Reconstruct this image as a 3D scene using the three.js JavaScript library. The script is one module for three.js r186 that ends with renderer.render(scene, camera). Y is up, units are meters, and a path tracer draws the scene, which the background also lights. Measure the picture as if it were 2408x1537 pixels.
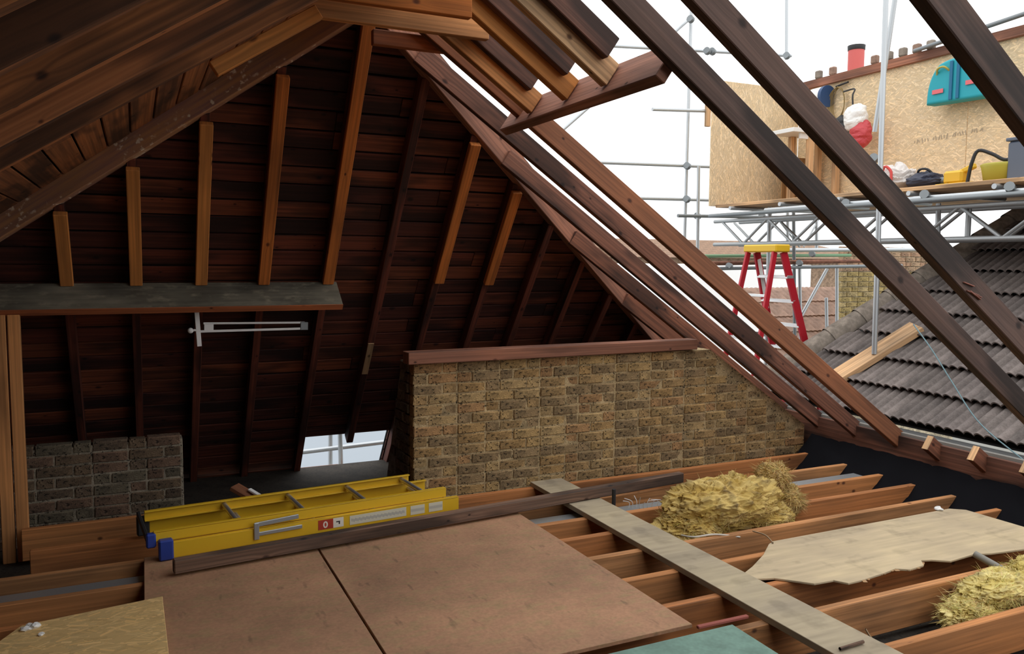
import * as THREE from 'three';
import { mergeGeometries } from 'three/addons/utils/BufferGeometryUtils.js';
import { RectAreaLightUniformsLib } from 'three/addons/lights/RectAreaLightUniformsLib.js';

// ---------------------------------------------------------------- camera, sky, exposure
// Plan coordinates used below: X along the floor joists (right), Y up (0 = top of the joists), P into the room (three.js z = -P).
const W = 2408, H = 1537, F = 1900, EYE = 1.7, DEG = Math.PI / 180;
const YAW = 25 * DEG, PITCH = -4.74 * DEG, ROLL = 0.38 * DEG;
const V = (X, Y, P) => new THREE.Vector3(X, Y, -P);
const scene = new THREE.Scene();
const fwd = V(Math.sin(YAW) * Math.cos(PITCH), Math.sin(PITCH), Math.cos(YAW) * Math.cos(PITCH));
const right0 = V(Math.cos(YAW), 0, -Math.sin(YAW));
const up0 = V(-Math.sin(YAW) * Math.sin(PITCH), Math.cos(PITCH), -Math.cos(YAW) * Math.sin(PITCH));
const right = right0.clone().multiplyScalar(Math.cos(ROLL)).addScaledVector(up0, Math.sin(ROLL));
const up = up0.clone().multiplyScalar(Math.cos(ROLL)).addScaledVector(right0, -Math.sin(ROLL));
const camera = new THREE.PerspectiveCamera(2 * Math.atan(H / 2 / F) / DEG, W / H, 0.05, 500);
camera.position.copy(V(0, EYE, 0));
camera.quaternion.setFromRotationMatrix(new THREE.Matrix4().makeBasis(right, up, fwd.clone().negate()));
scene.add(camera);

const renderer = new THREE.WebGLRenderer();
renderer.toneMapping = THREE.LinearToneMapping;
renderer.toneMappingExposure = 1.0;
renderer.shadowMap.enabled = true;
RectAreaLightUniformsLib.init();

// even white overcast: a little brighter overhead than at the horizon
{
  const w = 64, h = 32, d = new Float32Array(w * h * 4);
  for (let j = 0; j < h; j++) for (let i = 0; i < w; i++) {
    const e = Math.max(0, Math.sin(((j + 0.5) / h - 0.5) * Math.PI)), L = 1.42 * (1 + 0.5 * e), k = (j * w + i) * 4;
    d[k] = L; d[k + 1] = L; d[k + 2] = L; d[k + 3] = 1;
  }
  const t = new THREE.DataTexture(d, w, h, THREE.RGBAFormat, THREE.FloatType);
  t.mapping = THREE.EquirectangularReflectionMapping; t.magFilter = t.minFilter = THREE.LinearFilter; t.colorSpace = THREE.LinearSRGBColorSpace; t.needsUpdate = true;
  scene.background = t; scene.environment = t;
}

// ---------------------------------------------------------------- helpers
let seed = 12345;
const rnd = (a = 1, b) => { seed = (seed + 0x6d2b79f5) | 0; let t = Math.imul(seed ^ (seed >>> 15), 1 | seed); t = (t + Math.imul(t ^ (t >>> 7), 61 | t)) ^ t; const r = ((t ^ (t >>> 14)) >>> 0) / 4294967296; return b === undefined ? r * a : a + r * (b - a); };
const ORD = ['first', 'second', 'third', 'fourth', 'fifth', 'sixth', 'seventh', 'eighth', 'ninth', 'tenth', 'eleventh', 'twelfth'];
const pick = (a) => a[Math.floor(rnd(a.length))];
// a pixel of the photograph -> the point of its ray on a plane of constant Y, P or X, or on any plane
const ray = (x, y) => fwd.clone().addScaledVector(right, (x - W / 2) / F).addScaledVector(up, -(y - H / 2) / F);
const eye = V(0, EYE, 0);
const pY = (x, y, Y) => { const d = ray(x, y); return eye.clone().addScaledVector(d, (Y - EYE) / d.y); };
const pP = (x, y, P) => { const d = ray(x, y); return eye.clone().addScaledVector(d, P / -d.z); };
const pX = (x, y, X) => { const d = ray(x, y); return eye.clone().addScaledVector(d, X / d.x); };
const pPlane = (x, y, n, p0) => { const d = ray(x, y); return eye.clone().addScaledVector(d, n.dot(p0.clone().sub(eye)) / n.dot(d)); };

const taken = new Map();
const numbered = (n) => { const k = taken.get(n) ?? 0; taken.set(n, k + 1); return k ? n + '_' + String(k).padStart(3, '0') : n; };
function tag(o, label, category, group) { o.userData.label = label; o.userData.category = category; if (group) o.userData.group = group; return o; }
function thing(name, label, category, pos = V(0, 0, 0), group) {
  const g = new THREE.Group(); g.name = numbered(name); g.position.copy(pos); scene.add(g); return tag(g, label, category, group);
}
function structure(name, label) { const g = new THREE.Group(); g.name = numbered(name); g.userData = { kind: 'structure', label }; scene.add(g); return g; }
function mesh(name, geo, mat, parent) {
  const m = new THREE.Mesh(geo, mat); m.name = parent ? name : numbered(name); m.castShadow = m.receiveShadow = true; (parent ?? scene).add(m); return m;
}
// a box with chamfered edges; uv in metres, u along the box's longest side
function chamferBox(lx, ly, lz, c = 0.003) {
  const h = [lx / 2, ly / 2, lz / 2]; c = Math.min(c, ...h.map((v) => v * 0.4));
  const L = [lx, ly, lz], long = L.indexOf(Math.max(...L)), ou = rnd(3), ov = rnd(3);
  const pos = [], uv = [];
  const pt = (s, face) => s.map((v, i) => v * (h[i] - (i === face ? 0 : c)));
  const put = (p, n) => {
    pos.push(...p);
    const ax = n.map(Math.abs), f = ax.indexOf(Math.max(...ax));
    let [a, b] = [0, 1, 2].filter((i) => i !== f);
    if (b === long) [a, b] = [b, a];
    uv.push(p[a] + ou, p[b] + ov + f * 0.37);
  };
  const tri = (a, b, c3) => {
    const e1 = b.map((v, i) => v - a[i]), e2 = c3.map((v, i) => v - a[i]);
    let n = [e1[1] * e2[2] - e1[2] * e2[1], e1[2] * e2[0] - e1[0] * e2[2], e1[0] * e2[1] - e1[1] * e2[0]];
    const out = a.map((v, i) => v + b[i] + c3[i]);
    if (n[0] * out[0] / (h[0] * h[0]) + n[1] * out[1] / (h[1] * h[1]) + n[2] * out[2] / (h[2] * h[2]) < 0) { [b, c3] = [c3, b]; n = n.map((v) => -v); }
    put(a, n); put(b, n); put(c3, n);
  };
  const quad = (a, b, c3, d) => { tri(a, b, c3); tri(a, c3, d); };
  for (let f = 0; f < 3; f++) for (const s of [-1, 1]) {
    const [a, b] = [0, 1, 2].filter((i) => i !== f), S = (u, v) => { const r = [0, 0, 0]; r[f] = s; r[a] = u; r[b] = v; return pt(r, f); };
    quad(S(-1, -1), S(1, -1), S(1, 1), S(-1, 1));
  }
  for (let e = 0; e < 3; e++) { const [a, b] = [0, 1, 2].filter((i) => i !== e);
    for (const sa of [-1, 1]) for (const sb of [-1, 1]) {
      const S = (t, f) => { const r = [0, 0, 0]; r[e] = t; r[a] = sa; r[b] = sb; return pt(r, f); };
      quad(S(-1, a), S(1, a), S(1, b), S(-1, b));
    } }
  for (const x of [-1, 1]) for (const y of [-1, 1]) for (const z of [-1, 1]) tri(pt([x, y, z], 0), pt([x, y, z], 1), pt([x, y, z], 2));
  const g = new THREE.BufferGeometry();
  g.setAttribute('position', new THREE.Float32BufferAttribute(pos, 3)); g.setAttribute('uv', new THREE.Float32BufferAttribute(uv, 2)); g.computeVertexNormals();
  return g;
}
const basisOf = (A, B, upHint) => {
  const x = B.clone().sub(A).normalize(), z = x.clone().cross(upHint).normalize(), y = z.clone().cross(x).normalize();
  return new THREE.Matrix4().makeBasis(x, y, z);
};
// a straight piece of timber from A to B: w across, h along upHint; A and B lie in the middle of the face opposite to upHint (base) or in the centre
function place(m, A, B, upHint, offset = 0) {
  const b = basisOf(A, B, upHint), y = new THREE.Vector3().setFromMatrixColumn(b, 1);
  m.quaternion.setFromRotationMatrix(b); m.position.copy(A).add(B).multiplyScalar(0.5).addScaledVector(y, offset); return m;
}
const under = (parent, ...kids) => { for (const k of kids) parent.attach(k); return parent; };
const UP = new THREE.Vector3(0, 1, 0);
const bar = (name, A, B, w, h, upHint, mat, parent, base = true, c = 0.004) => place(mesh(name, chamferBox(A.distanceTo(B), h, w, c), mat, parent), A, B, upHint, base ? h / 2 : 0);
function timber(name, label, category, group, A, B, w, h, upHint, mat, base = true, c = 0.004) { return tag(bar(name, A, B, w, h, upHint, mat, null, base, c), label, category, group); }
function boxAt(name, X0, X1, Y0, Y1, P0, P1, mat, parent, c = 0.004) { const m = mesh(name, chamferBox(X1 - X0, Y1 - Y0, P1 - P0, c), mat, parent); m.position.copy(V((X0 + X1) / 2, (Y0 + Y1) / 2, (P0 + P1) / 2)); return m; }
function tube(name, A, B, r, mat, parent, seg = 10) {
  const g = new THREE.CylinderGeometry(r, r, A.distanceTo(B), seg, 1, false), m = mesh(name, g, mat, parent);
  m.quaternion.setFromUnitVectors(UP, B.clone().sub(A).normalize()); m.position.copy(A).add(B).multiplyScalar(0.5); return m;
}
const cord = (name, pts, r, mat, parent, n = 40) => mesh(name, new THREE.TubeGeometry(new THREE.CatmullRomCurve3(pts), n, r, 6), mat, parent);
// a flat sheet whose outline lies on Y (points in world space), thick downwards
function sheet(name, pts, thick, mat, parent, bevel = 0.002) {
  const s = new THREE.Shape(pts.map((p) => new THREE.Vector2(p.x, -p.z)));
  const g = new THREE.ExtrudeGeometry(s, { depth: thick - 2 * bevel, bevelEnabled: bevel > 0, bevelSize: bevel, bevelThickness: bevel, bevelSegments: 1, bevelOffset: -bevel });
  g.rotateX(-Math.PI / 2); g.translate(0, -thick + bevel, 0);
  const m = mesh(name, g, mat, parent); m.position.y = pts[0].y; return m;
}

// ---------------------------------------------------------------- textures and materials
const hash = (x, y, s) => { let h = Math.imul(x, 374761393) ^ Math.imul(y, 668265263) ^ Math.imul(s, 2147483647 ^ 0x5bd1e995); h = Math.imul(h ^ (h >>> 13), 1274126177); return ((h ^ (h >>> 16)) >>> 0) / 4294967296; };
const sm = (t) => t * t * (3 - 2 * t);
function vnoise(x, y, px, py, s) {   // value noise that repeats after px, py cells
  const x0 = Math.floor(x), y0 = Math.floor(y), fx = sm(x - x0), fy = sm(y - y0), m = (a, n) => ((a % n) + n) % n;
  const a = hash(m(x0, px), m(y0, py), s), b = hash(m(x0 + 1, px), m(y0, py), s), c = hash(m(x0, px), m(y0 + 1, py), s), d = hash(m(x0 + 1, px), m(y0 + 1, py), s);
  return (a + (b - a) * fx) * (1 - fy) + (c + (d - c) * fx) * fy;
}
const fbm = (u, v, px, py, s, o = 4) => { let r = 0, a = 0.5, n = 0; for (let i = 0; i < o; i++) { r += a * vnoise(u * px, v * py, px, py, s + i * 17); n += a; a *= 0.55; px *= 2; py *= 2; } return r / n; };
function texture(w, h, metresU, metresV, fn, srgb = true) {
  const d = new Uint8Array(w * h * 4);
  for (let j = 0; j < h; j++) for (let i = 0; i < w; i++) { const c = fn((i + 0.5) / w, (j + 0.5) / h), k = (j * w + i) * 4; for (let q = 0; q < 3; q++) d[k + q] = Math.max(0, Math.min(255, c[q] * 255)); d[k + 3] = 255; }
  const t = new THREE.DataTexture(d, w, h, THREE.RGBAFormat); t.wrapS = t.wrapT = THREE.RepeatWrapping; t.magFilter = THREE.LinearFilter; t.minFilter = THREE.LinearMipmapLinearFilter; t.generateMipmaps = true;
  t.repeat.set(1 / metresU, 1 / metresV); if (srgb) t.colorSpace = THREE.SRGBColorSpace; t.needsUpdate = true; return t;
}
const mix = (a, b, t) => a.map((v, i) => v + (b[i] - v) * t), clamp = (v, a = 0, b = 1) => Math.max(a, Math.min(b, v));
function woodMap(s, contrast, knotN, stain = 0) {
  const knots = []; for (let i = 0; i < knotN; i++) knots.push([hash(i, 1, s), hash(i, 2, s), 0.006 + 0.012 * hash(i, 3, s)]);
  return texture(512, 256, 2.2, 0.55, (u, v) => {
    let warp = 0, dark = 0;
    for (const [ku, kv, r] of knots) {
      let du = Math.abs(u - ku), dv = v - kv; du = Math.min(du, 1 - du); dv -= Math.round(dv);
      const q = Math.hypot(du * 2.2 / 1.5, dv * 0.55) / r; dark = Math.max(dark, sm(clamp(1.3 - q))); warp += Math.exp(-q * q / 6) * 0.02 * Math.sign(dv || 1);
    }
    const g = fbm(u, v + warp, 3, 48, s, 4), b = fbm(u, v, 4, 6, s + 5, 3), st = fbm(u, v, 3, 3, s + 9, 4);
    let l = 0.83 + contrast * (g - 0.5) * 0.9 + (b - 0.5) * 0.28 - dark * 0.42;
    l *= 1 - stain * clamp((st - 0.52) * 5);
    return [l, l * (0.99 - 0.05 * (b - 0.5) - 0.08 * dark), l * (0.97 - 0.12 * (b - 0.5) - 0.1 * dark)];
  });
}
const wood1 = woodMap(11, 0.35, 9), wood2 = woodMap(37, 0.55, 12, 0.45), wood3 = woodMap(71, 0.45, 7, 0.2);
const std = (color, rough = 0.85, o = {}) => new THREE.MeshStandardMaterial({ color, roughness: rough, ...o });
const lin = (r, g, b) => new THREE.Color().setRGB(r, g, b);
const woodMat = (c, map = wood1, rough = 0.8) => std(c, rough, { map, bumpMap: map, bumpScale: 0.0015 });
const M = {
  newPine: [woodMat(lin(0.82, 0.28, 0.055)), woodMat(lin(0.76, 0.24, 0.045), wood3), woodMat(lin(0.84, 0.34, 0.085))],
  pale: woodMat(lin(0.82, 0.52, 0.29), wood3),
  collar: woodMat(lin(0.86, 0.4, 0.15), wood3),
  redPine: woodMat(lin(0.56, 0.17, 0.06), wood3),
  joist: [woodMat(lin(0.7, 0.3, 0.105)), woodMat(lin(0.66, 0.26, 0.085), wood3), woodMat(lin(0.74, 0.35, 0.14), wood3)],
  oldRafter: [woodMat(lin(0.26, 0.105, 0.065), wood2), woodMat(lin(0.22, 0.092, 0.06), wood2), woodMat(lin(0.3, 0.11, 0.06), wood2)],
  leftRafter: [woodMat(lin(0.5, 0.185, 0.06), wood2), woodMat(lin(0.42, 0.16, 0.06), wood2)],
  greyRafter: woodMat(lin(0.165, 0.095, 0.075), wood2),
  rustRafter: woodMat(lin(0.34, 0.13, 0.06), wood3),
  sarking: [woodMat(lin(0.17, 0.04, 0.022), wood2), woodMat(lin(0.2, 0.05, 0.024), wood2), woodMat(lin(0.12, 0.03, 0.018), wood2), woodMat(lin(0.26, 0.07, 0.03), wood2)],
  hipRafter: woodMat(lin(0.2, 0.048, 0.025), wood2),
  plate: woodMat(lin(0.38, 0.16, 0.1), wood3),
  trimmer: woodMat(lin(0.5, 0.24, 0.17), wood3),
  dark: woodMat(lin(0.24, 0.14, 0.095), wood2),
  felt: new THREE.MeshPhysicalMaterial({ color: lin(0.012, 0.012, 0.013), roughness: 1, specularIntensity: 0.15 }),
  steel: std(lin(0.5, 0.53, 0.55), 0.42, { metalness: 0.75 }),
  steelDark: std(lin(0.22, 0.24, 0.25), 0.5, { metalness: 0.7 }),
  galv: std(lin(0.4, 0.42, 0.43), 0.5, { metalness: 0.7 }),
  alu: std(lin(0.72, 0.73, 0.74), 0.38, { metalness: 0.85 }),
  white: std(lin(0.8, 0.8, 0.78), 0.5),
  black: std(lin(0.02, 0.02, 0.022), 0.6),
  yellow: std(lin(0.76, 0.47, 0.02), 0.42),
  blue: std(lin(0.02, 0.05, 0.3), 0.45),
  red: std(lin(0.45, 0.012, 0.025), 0.35),
};
const specks = texture(512, 256, 1.6, 0.8, (u, v) => {
  const b = fbm(u, v, 5, 5, 3, 5), g = fbm(u, v, 4, 40, 8, 3), s = fbm(u, v, 60, 30, 21, 3), big = fbm(u, v, 9, 7, 33, 4);
  const w = clamp((s - 0.66) * 10) * clamp((big - 0.42) * 6) + clamp((big - 0.64) * 5) * 0.55;
  return mix([0.7 + (g - 0.5) * 0.3, 0.52 + (g - 0.5) * 0.22, 0.41 + (b - 0.5) * 0.12], [0.92, 0.85, 0.76], clamp(w * 1.25));
});
M.limed = std(0xffffff, 0.9, { map: specks, bumpMap: specks, bumpScale: 0.003 });
const dusty = texture(512, 256, 1.8, 0.6, (u, v) => {
  const b = fbm(u, v, 6, 4, 51, 5), s = fbm(u, v, 26, 14, 61, 4), g = fbm(u, v, 4, 36, 5, 3);
  const l = 0.4 + (b - 0.5) * 0.35 + (g - 0.5) * 0.12; return mix([l, l * 0.96, l * 0.84], [0.66, 0.63, 0.54], clamp((s - 0.56) * 3) * 0.6);
});
M.dusty = std(0xffffff, 0.95, { map: dusty, bumpMap: dusty, bumpScale: 0.002 });
const osbMap = (() => {   // strands of wood pressed flat
  const w = 1024, h = 1024, L = new Float32Array(w * h).fill(0.74), T = new Float32Array(w * h).fill(0.5);
  let s = 5; const r = () => { s = (Math.imul(s, 1664525) + 1013904223) | 0; return (s >>> 0) / 4294967296; };
  for (let k = 0; k < 2600; k++) {
    const cx = r() * w, cy = r() * h, a = (r() - 0.5) * 1.6, len = 26 + 50 * r(), wid = 5 + 11 * r(), l = 0.7 + 0.15 * r(), t = r(), ca = Math.cos(a), sa = Math.sin(a), R = Math.ceil(len);
    for (let y = -R; y <= R; y++) for (let x = -R; x <= R; x++) {
      const p = x * ca + y * sa, q = -x * sa + y * ca; if (Math.abs(p) > len / 2 || Math.abs(q) > wid / 2) continue;
      const i = (((cy + y) | 0) + 2 * h) % h * w + ((((cx + x) | 0) + 2 * w) % w), edge = Math.abs(q) > wid / 2 - 1.2 ? 0.9 : 1; L[i] = l * edge; T[i] = t;
    }
  }
  return texture(w, h, 1.3, 1.3, (u, v) => { const i = ((v * h) | 0) * w + ((u * w) | 0), l = L[i], t = T[i]; return [l * 1.13, l * (1.0 + 0.03 * t), l * (0.81 + 0.07 * t)]; });
})();
M.osb = std(lin(1, 0.98, 0.92), 0.75, { map: osbMap, bumpMap: osbMap, bumpScale: 0.001 });
M.osbDull = std(lin(0.95, 0.82, 0.52), 0.8, { map: osbMap, bumpMap: osbMap, bumpScale: 0.001 });
const chip = texture(1024, 1024, 1.5, 1.5, (u, v) => {
  const a = fbm(u, v, 4, 4, 101, 5), f = fbm(u, v, 130, 130, 111, 2), s = fbm(u, v, 40, 12, 121, 3), k = fbm(u, v, 24, 70, 131, 3);
  const l = 1 + (a - 0.5) * 0.4 + (f - 0.5) * 0.14 - clamp((s - 0.72) * 8) * 0.16; return mix([0.63 * l, 0.475 * l, 0.365 * l], [0.6 * l, 0.485 * l, 0.355 * l], clamp((k - 0.45) * 3));
});
M.chip = std(0xffffff, 0.78, { map: chip });
M.green = std(lin(0.2, 0.36, 0.29), 0.6, { map: texture(256, 256, 0.9, 0.9, (u, v) => { const a = fbm(u, v, 8, 8, 7, 4), f = fbm(u, v, 60, 60, 9, 2), l = 0.86 + (a - 0.5) * 0.2 + (f - 0.5) * 0.12; return [l, l, l]; }) });
const plyMap = texture(512, 512, 1.2, 1.2, (u, v) => { const g = fbm(u, v, 4, 40, 201, 3), b = fbm(u, v, 3, 5, 211, 4), m = clamp((fbm(u, v, 9, 9, 221, 4) - 0.62) * 6); const l = 0.82 + (g - 0.5) * 0.14 + (b - 0.5) * 0.2 - m * 0.08; return [l, l * 0.98, l * (0.95 - 0.06 * (b - 0.5))]; });
M.ply = std(lin(0.78, 0.65, 0.45), 0.8, { map: plyMap });
M.plank = std(lin(0.6, 0.52, 0.38), 0.85, { map: plyMap, bumpMap: plyMap, bumpScale: 0.001 });
const stone = texture(512, 512, 0.5, 0.5, (u, v) => { const a = fbm(u, v, 6, 6, 301, 5), f = fbm(u, v, 70, 70, 311, 3), pit = clamp((fbm(u, v, 34, 34, 321, 3) - 0.67) * 9); const l = 0.8 + (a - 0.5) * 0.5 + (f - 0.5) * 0.3 - pit * 0.45; return [l, l * 0.99, l * 0.97]; });
const grit = texture(512, 512, 0.5, 0.5, (u, v) => { const a = fbm(u, v, 5, 5, 331, 5), f = fbm(u, v, 80, 80, 341, 3); const l = 0.82 + (a - 0.5) * 0.4 + (f - 0.5) * 0.2; return [l, l * 0.99, l * 0.98]; });
const gritMat = (r, g, b) => std(lin(r, g, b), 0.95, { map: grit, bumpMap: grit, bumpScale: 0.002 });
const brickMat = (r, g, b) => std(lin(r, g, b), 0.95, { map: stone, bumpMap: stone, bumpScale: 0.006 });
M.stock = [brickMat(0.64, 0.43, 0.19), brickMat(0.6, 0.38, 0.16), brickMat(0.66, 0.46, 0.22), brickMat(0.56, 0.37, 0.17), brickMat(0.6, 0.35, 0.16), brickMat(0.46, 0.32, 0.17), brickMat(0.42, 0.29, 0.15)];
M.darkBrown = [brickMat(0.2, 0.145, 0.1), brickMat(0.22, 0.155, 0.1), brickMat(0.2, 0.17, 0.12), brickMat(0.25, 0.16, 0.11)];
M.mortar = brickMat(0.66, 0.5, 0.28); M.mortarDark = brickMat(0.42, 0.37, 0.29);
M.farBrick = [brickMat(0.62, 0.48, 0.2), brickMat(0.55, 0.42, 0.18), brickMat(0.66, 0.52, 0.26)];
M.farBrickRed = [brickMat(0.6, 0.38, 0.25), brickMat(0.62, 0.43, 0.28)];
M.tile = [gritMat(0.24, 0.205, 0.195), gritMat(0.28, 0.24, 0.225), gritMat(0.21, 0.18, 0.17)];
M.tileFar = [gritMat(0.44, 0.29, 0.22), gritMat(0.47, 0.31, 0.24)];
M.cap = gritMat(0.36, 0.31, 0.26);

// ---------------------------------------------------------------- the roof's planes (undersides of the rafters)
const TR = 0.69, TH = 1.304, TL = 0.66, AX = 1.3, AY = 3.148, AP = 4.8;   // slopes of the right, hip and left pitches; apex
const yR = (X) => AY - TR * (X - AX), yL = (X) => AY + TL * (X - AX), yH = (P) => AY - TH * (P - AP), pH = (Y) => AP + (AY - Y) / TH;
const nR = V(TR, 1, 0).normalize(), nL = V(-TL, 1, 0).normalize(), nH = V(0, 1, TH).normalize();
const hipPR = (X) => AP + (TR / TH) * (X - AX), hipPL = (X) => AP + (TL / TH) * (AX - X);   // where the hips run in plan
const EL = -2.9, ER = 5.57, BACK = -2.6;

// ---------------------------------------------------------------- structure
// ceiling of the room below, between the joists
{
  const f = structure('floor', 'dusty dark plaster between the floor joists');
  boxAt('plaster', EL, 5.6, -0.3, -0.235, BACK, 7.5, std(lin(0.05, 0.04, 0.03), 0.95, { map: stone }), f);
}
// hip slope: boards laid across the rafters, felt and tiles outside
{
  const c = structure('ceiling_back', 'dark red brown boarding of the hip roof slope');
  const off = 0.105, bw = 0.128, gap = 0.012, s = Math.hypot(1, TH), cosH = 1 / s, sinH = TH / s;   // along the slope: dY = -sin, dP = cos
  const at = (X, d, o) => V(X, AY - sinH * d, AP + cosH * d).addScaledVector(nH, o);
  const total = (AY + 0.42) / sinH;
  for (let d = 0.02; d < total; d += bw + gap) {
    const P = AP + cosH * (d + bw / 2), Y = AY - sinH * (d + bw / 2);
    const x0 = Math.max(AX - (P - AP) * TH / TL, -3.4) - 0.1, x1 = AX + (P - AP) * TH / TR + 0.1;
    let spans = [[x0, x1]];
    if (Y < 0.08) spans = [[x0, 1.3], [2.12, x1]];
    for (const [a, b] of spans) {
      let x = a;
      while (x < b - 0.01) {
        const want = x === a ? rnd(0.5, 2.2) : rnd(1.6, 3.2), snap = -2.1 + 0.415 * Math.round((x + want + 2.1) / 0.415), e = b - snap < 0.4 ? b : Math.min(b, snap);
        bar('board', at(x + 0.002, d + bw / 2, off + rnd(0.004)), at(e - 0.002, d + bw / 2 + rnd(-0.003, 0.003), off + rnd(0.004)), bw - rnd(0.006), 0.02, nH, pick(M.sarking), c, true, 0.003);
        x = e;
      }
    }
  }
  const dOpen = (AY - 0.09) / sinH, xa = (d) => AX - cosH * d * TH / TL - 0.1, xb = (d) => AX + cosH * d * TH / TR + 0.1;
  const slab = (pts) => {   // pts: [X, d] on the slope
    const g = new THREE.ExtrudeGeometry(new THREE.Shape(pts.map(([X, d]) => new THREE.Vector2(X, d))), { depth: 0.03, bevelEnabled: false });
    const m = mesh('felt', g, M.felt, c); m.quaternion.setFromRotationMatrix(new THREE.Matrix4().makeBasis(V(1, 0, 0), V(0, -sinH, cosH), nH)); m.position.copy(at(0, 0, off + 0.024));
  };
  slab([[AX, -0.1], [xa(dOpen), dOpen], [xb(dOpen), dOpen]]); slab([[xa(dOpen), dOpen], [xa(total + 0.1), total + 0.1], [1.3, total + 0.1], [1.3, dOpen]]); slab([[2.12, dOpen], [2.12, total + 0.1], [xb(total + 0.1), total + 0.1], [xb(dOpen), dOpen]]);
}
// left slope: boards running along the ridge
{
  const c = structure('ceiling_left', 'brown boarding of the long roof slope above the rafters');
  const off = 0.125, bw = 0.14, gap = 0.01, s = Math.hypot(1, TL), cs = 1 / s, sn = TL / s;
  const total = (AX - EL + 0.3) / cs;
  for (let d = -0.02; d < total; d += bw + gap) {
    const X = AX - cs * (d + bw / 2), Y = AY - sn * (d + bw / 2), p1 = hipPL(X) + 0.12;
    let p = BACK; while (p < p1 - 0.01) { const e = p1 - p < 2.6 ? p1 : p + rnd(1.6, 2.4); bar('board', V(X, Y, p + 0.002).addScaledVector(nL, off), V(X, Y, e - 0.002).addScaledVector(nL, off), bw, 0.02, nL, pick(M.leftRafter), c, true, 0.003); p = e; }
  }
  bar('felt', V(AX - total * cs / 2, AY - sn * total / 2, BACK).addScaledVector(nL, off + 0.03), V(AX - total * cs / 2, AY - sn * total / 2, 7.3).addScaledVector(nL, off + 0.03), total, 0.03, nL, M.felt, c);
}
// unseen gable added behind the camera to keep the loft dark
{
  const w = structure('added_wall_front', 'unseen plain gable wall added behind the camera to keep the loft dark');
  const sh = new THREE.Shape([[EL - 0.2, -0.4], [5.7, -0.4], [5.7, 0.2], [AX, AY + 0.15], [EL - 0.2, 0.45]].map(([x, y]) => new THREE.Vector2(x, y)));
  const g = new THREE.ExtrudeGeometry(sh, { depth: 0.12, bevelEnabled: false }); const m = mesh('plaster', g, std(lin(0.32, 0.26, 0.2), 0.95, { map: stone }), w); m.position.copy(V(0, 0, BACK));
  const l = structure('wall_left', 'low dark wall under the left eaves'); boxAt('plaster', EL - 0.15, EL - 0.05, -0.4, 0.5, BACK, 7.4, std(lin(0.2, 0.17, 0.13), 0.95, { map: stone }), l);
}
// brick walls, each brick a piece of its own
function brickGeo(l, h, d) {
  const g = chamferBox(l, h, d, 0.006), p = g.attributes.position;
  for (let i = 0; i < p.count; i++) { const n = (k) => (hash(Math.round(p.getX(i) * 300), Math.round(p.getY(i) * 300) * 31 + Math.round(p.getZ(i) * 300), k + Math.round(l * 1000)) - 0.5) * 0.006; p.setXYZ(i, p.getX(i) + n(1), p.getY(i) + n(2), p.getZ(i) + n(3)); }
  g.computeVertexNormals(); return g;
}
const brickLong = [0, 1, 2].map(() => brickGeo(0.216, 0.066, 0.1)), brickHead = [0, 1, 2].map(() => brickGeo(0.103, 0.066, 0.1)), brickHalf = [0, 1, 2].map(() => brickGeo(0.16, 0.066, 0.1));
function brickwork(parent, x0, x1, y0, y1, P, mats, keep = () => true, facing = 0, q = 1) {
  const ch = 0.0765 * q; let row = 0;
  for (let y = y0; y < y1 - 0.03; y += ch, row++) {
    let x = x0, k = row % 2;
    while (x < x1 - 0.04) {
      const room = x1 - x; let len = k % 2 === 0 ? 0.226 * q : 0.113 * q; if (row % 4 === 3) len = 0.226 * q; if (x === x0 && row % 2) len = 0.113 * q;
      if (room < len) len = room > 0.15 * q ? 0.17 * q : 0.113 * q;
      const gs = len > 0.2 * q ? brickLong : len > 0.15 * q ? brickHalf : brickHead;
      const cx = x + len / 2, cy = y + ch / 2;
      if (keep(cx, cy, len)) {
        const m = mesh('brick', pick(gs), pick(mats), parent); m.scale.setScalar(q);
        m.position.copy(facing ? V(P + 0.05 + rnd(-0.006, 0.005), cy + rnd(-0.002, 0.002), cx) : V(cx, cy + rnd(-0.002, 0.002), P + 0.05 + rnd(-0.006, 0.005)));
        m.rotation.set(rnd(-0.015, 0.015), (facing ? Math.PI / 2 : 0) + rnd(-0.02, 0.02), rnd(-0.012, 0.012));
      }
      x += len; k++;
    }
  }
}
const BW = 5.46;   // front of the stock brick wall
{
  const w = structure('wall_back', 'yellow stock brick wall with timber plate on top');
  const top = 0.965, xl = 1.77;
  brickwork(w, xl, 5.5, -0.19, top, BW, M.stock, (cx, cy, len) => cy + 0.04 < yR(cx + len / 2) - 0.02);
  const core = new THREE.Shape([[xl + 0.012, -0.24], [5.5, -0.24], [5.5, yR(5.5) - 0.03], [AX + (AY - top) / TR - 0.06, top - 0.01], [xl + 0.012, top - 0.01]].map(([x, y]) => new THREE.Vector2(x, y)));
  const g = new THREE.ExtrudeGeometry(core, { depth: 0.2, bevelEnabled: false }); const m = mesh('mortar', g, M.mortar, w); m.position.copy(V(0, 0, BW + 0.206));
  // the left end of the wall, splayed towards its foot and laid in darker bricks
  brickwork(w, BW + 0.11, BW + 0.75, -0.19, top, xl, M.darkBrown, (cx, cy, len) => cx + len / 2 < BW + 0.33 + (top - cy) * 0.38, 1);
  const e = new THREE.Shape([[BW + 0.11, -0.24], [BW + 0.8, -0.24], [BW + 0.3, top - 0.01], [BW + 0.11, top - 0.01]].map(([p, y]) => new THREE.Vector2(p, y)));
  const ge = new THREE.ExtrudeGeometry(e, { depth: 0.1, bevelEnabled: false }); ge.rotateY(Math.PI / 2); const me = mesh('mortar', ge, M.mortarDark, w); me.position.copy(V(xl + 0.012, 0, 0));
}
const PIER = 6.12;
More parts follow.
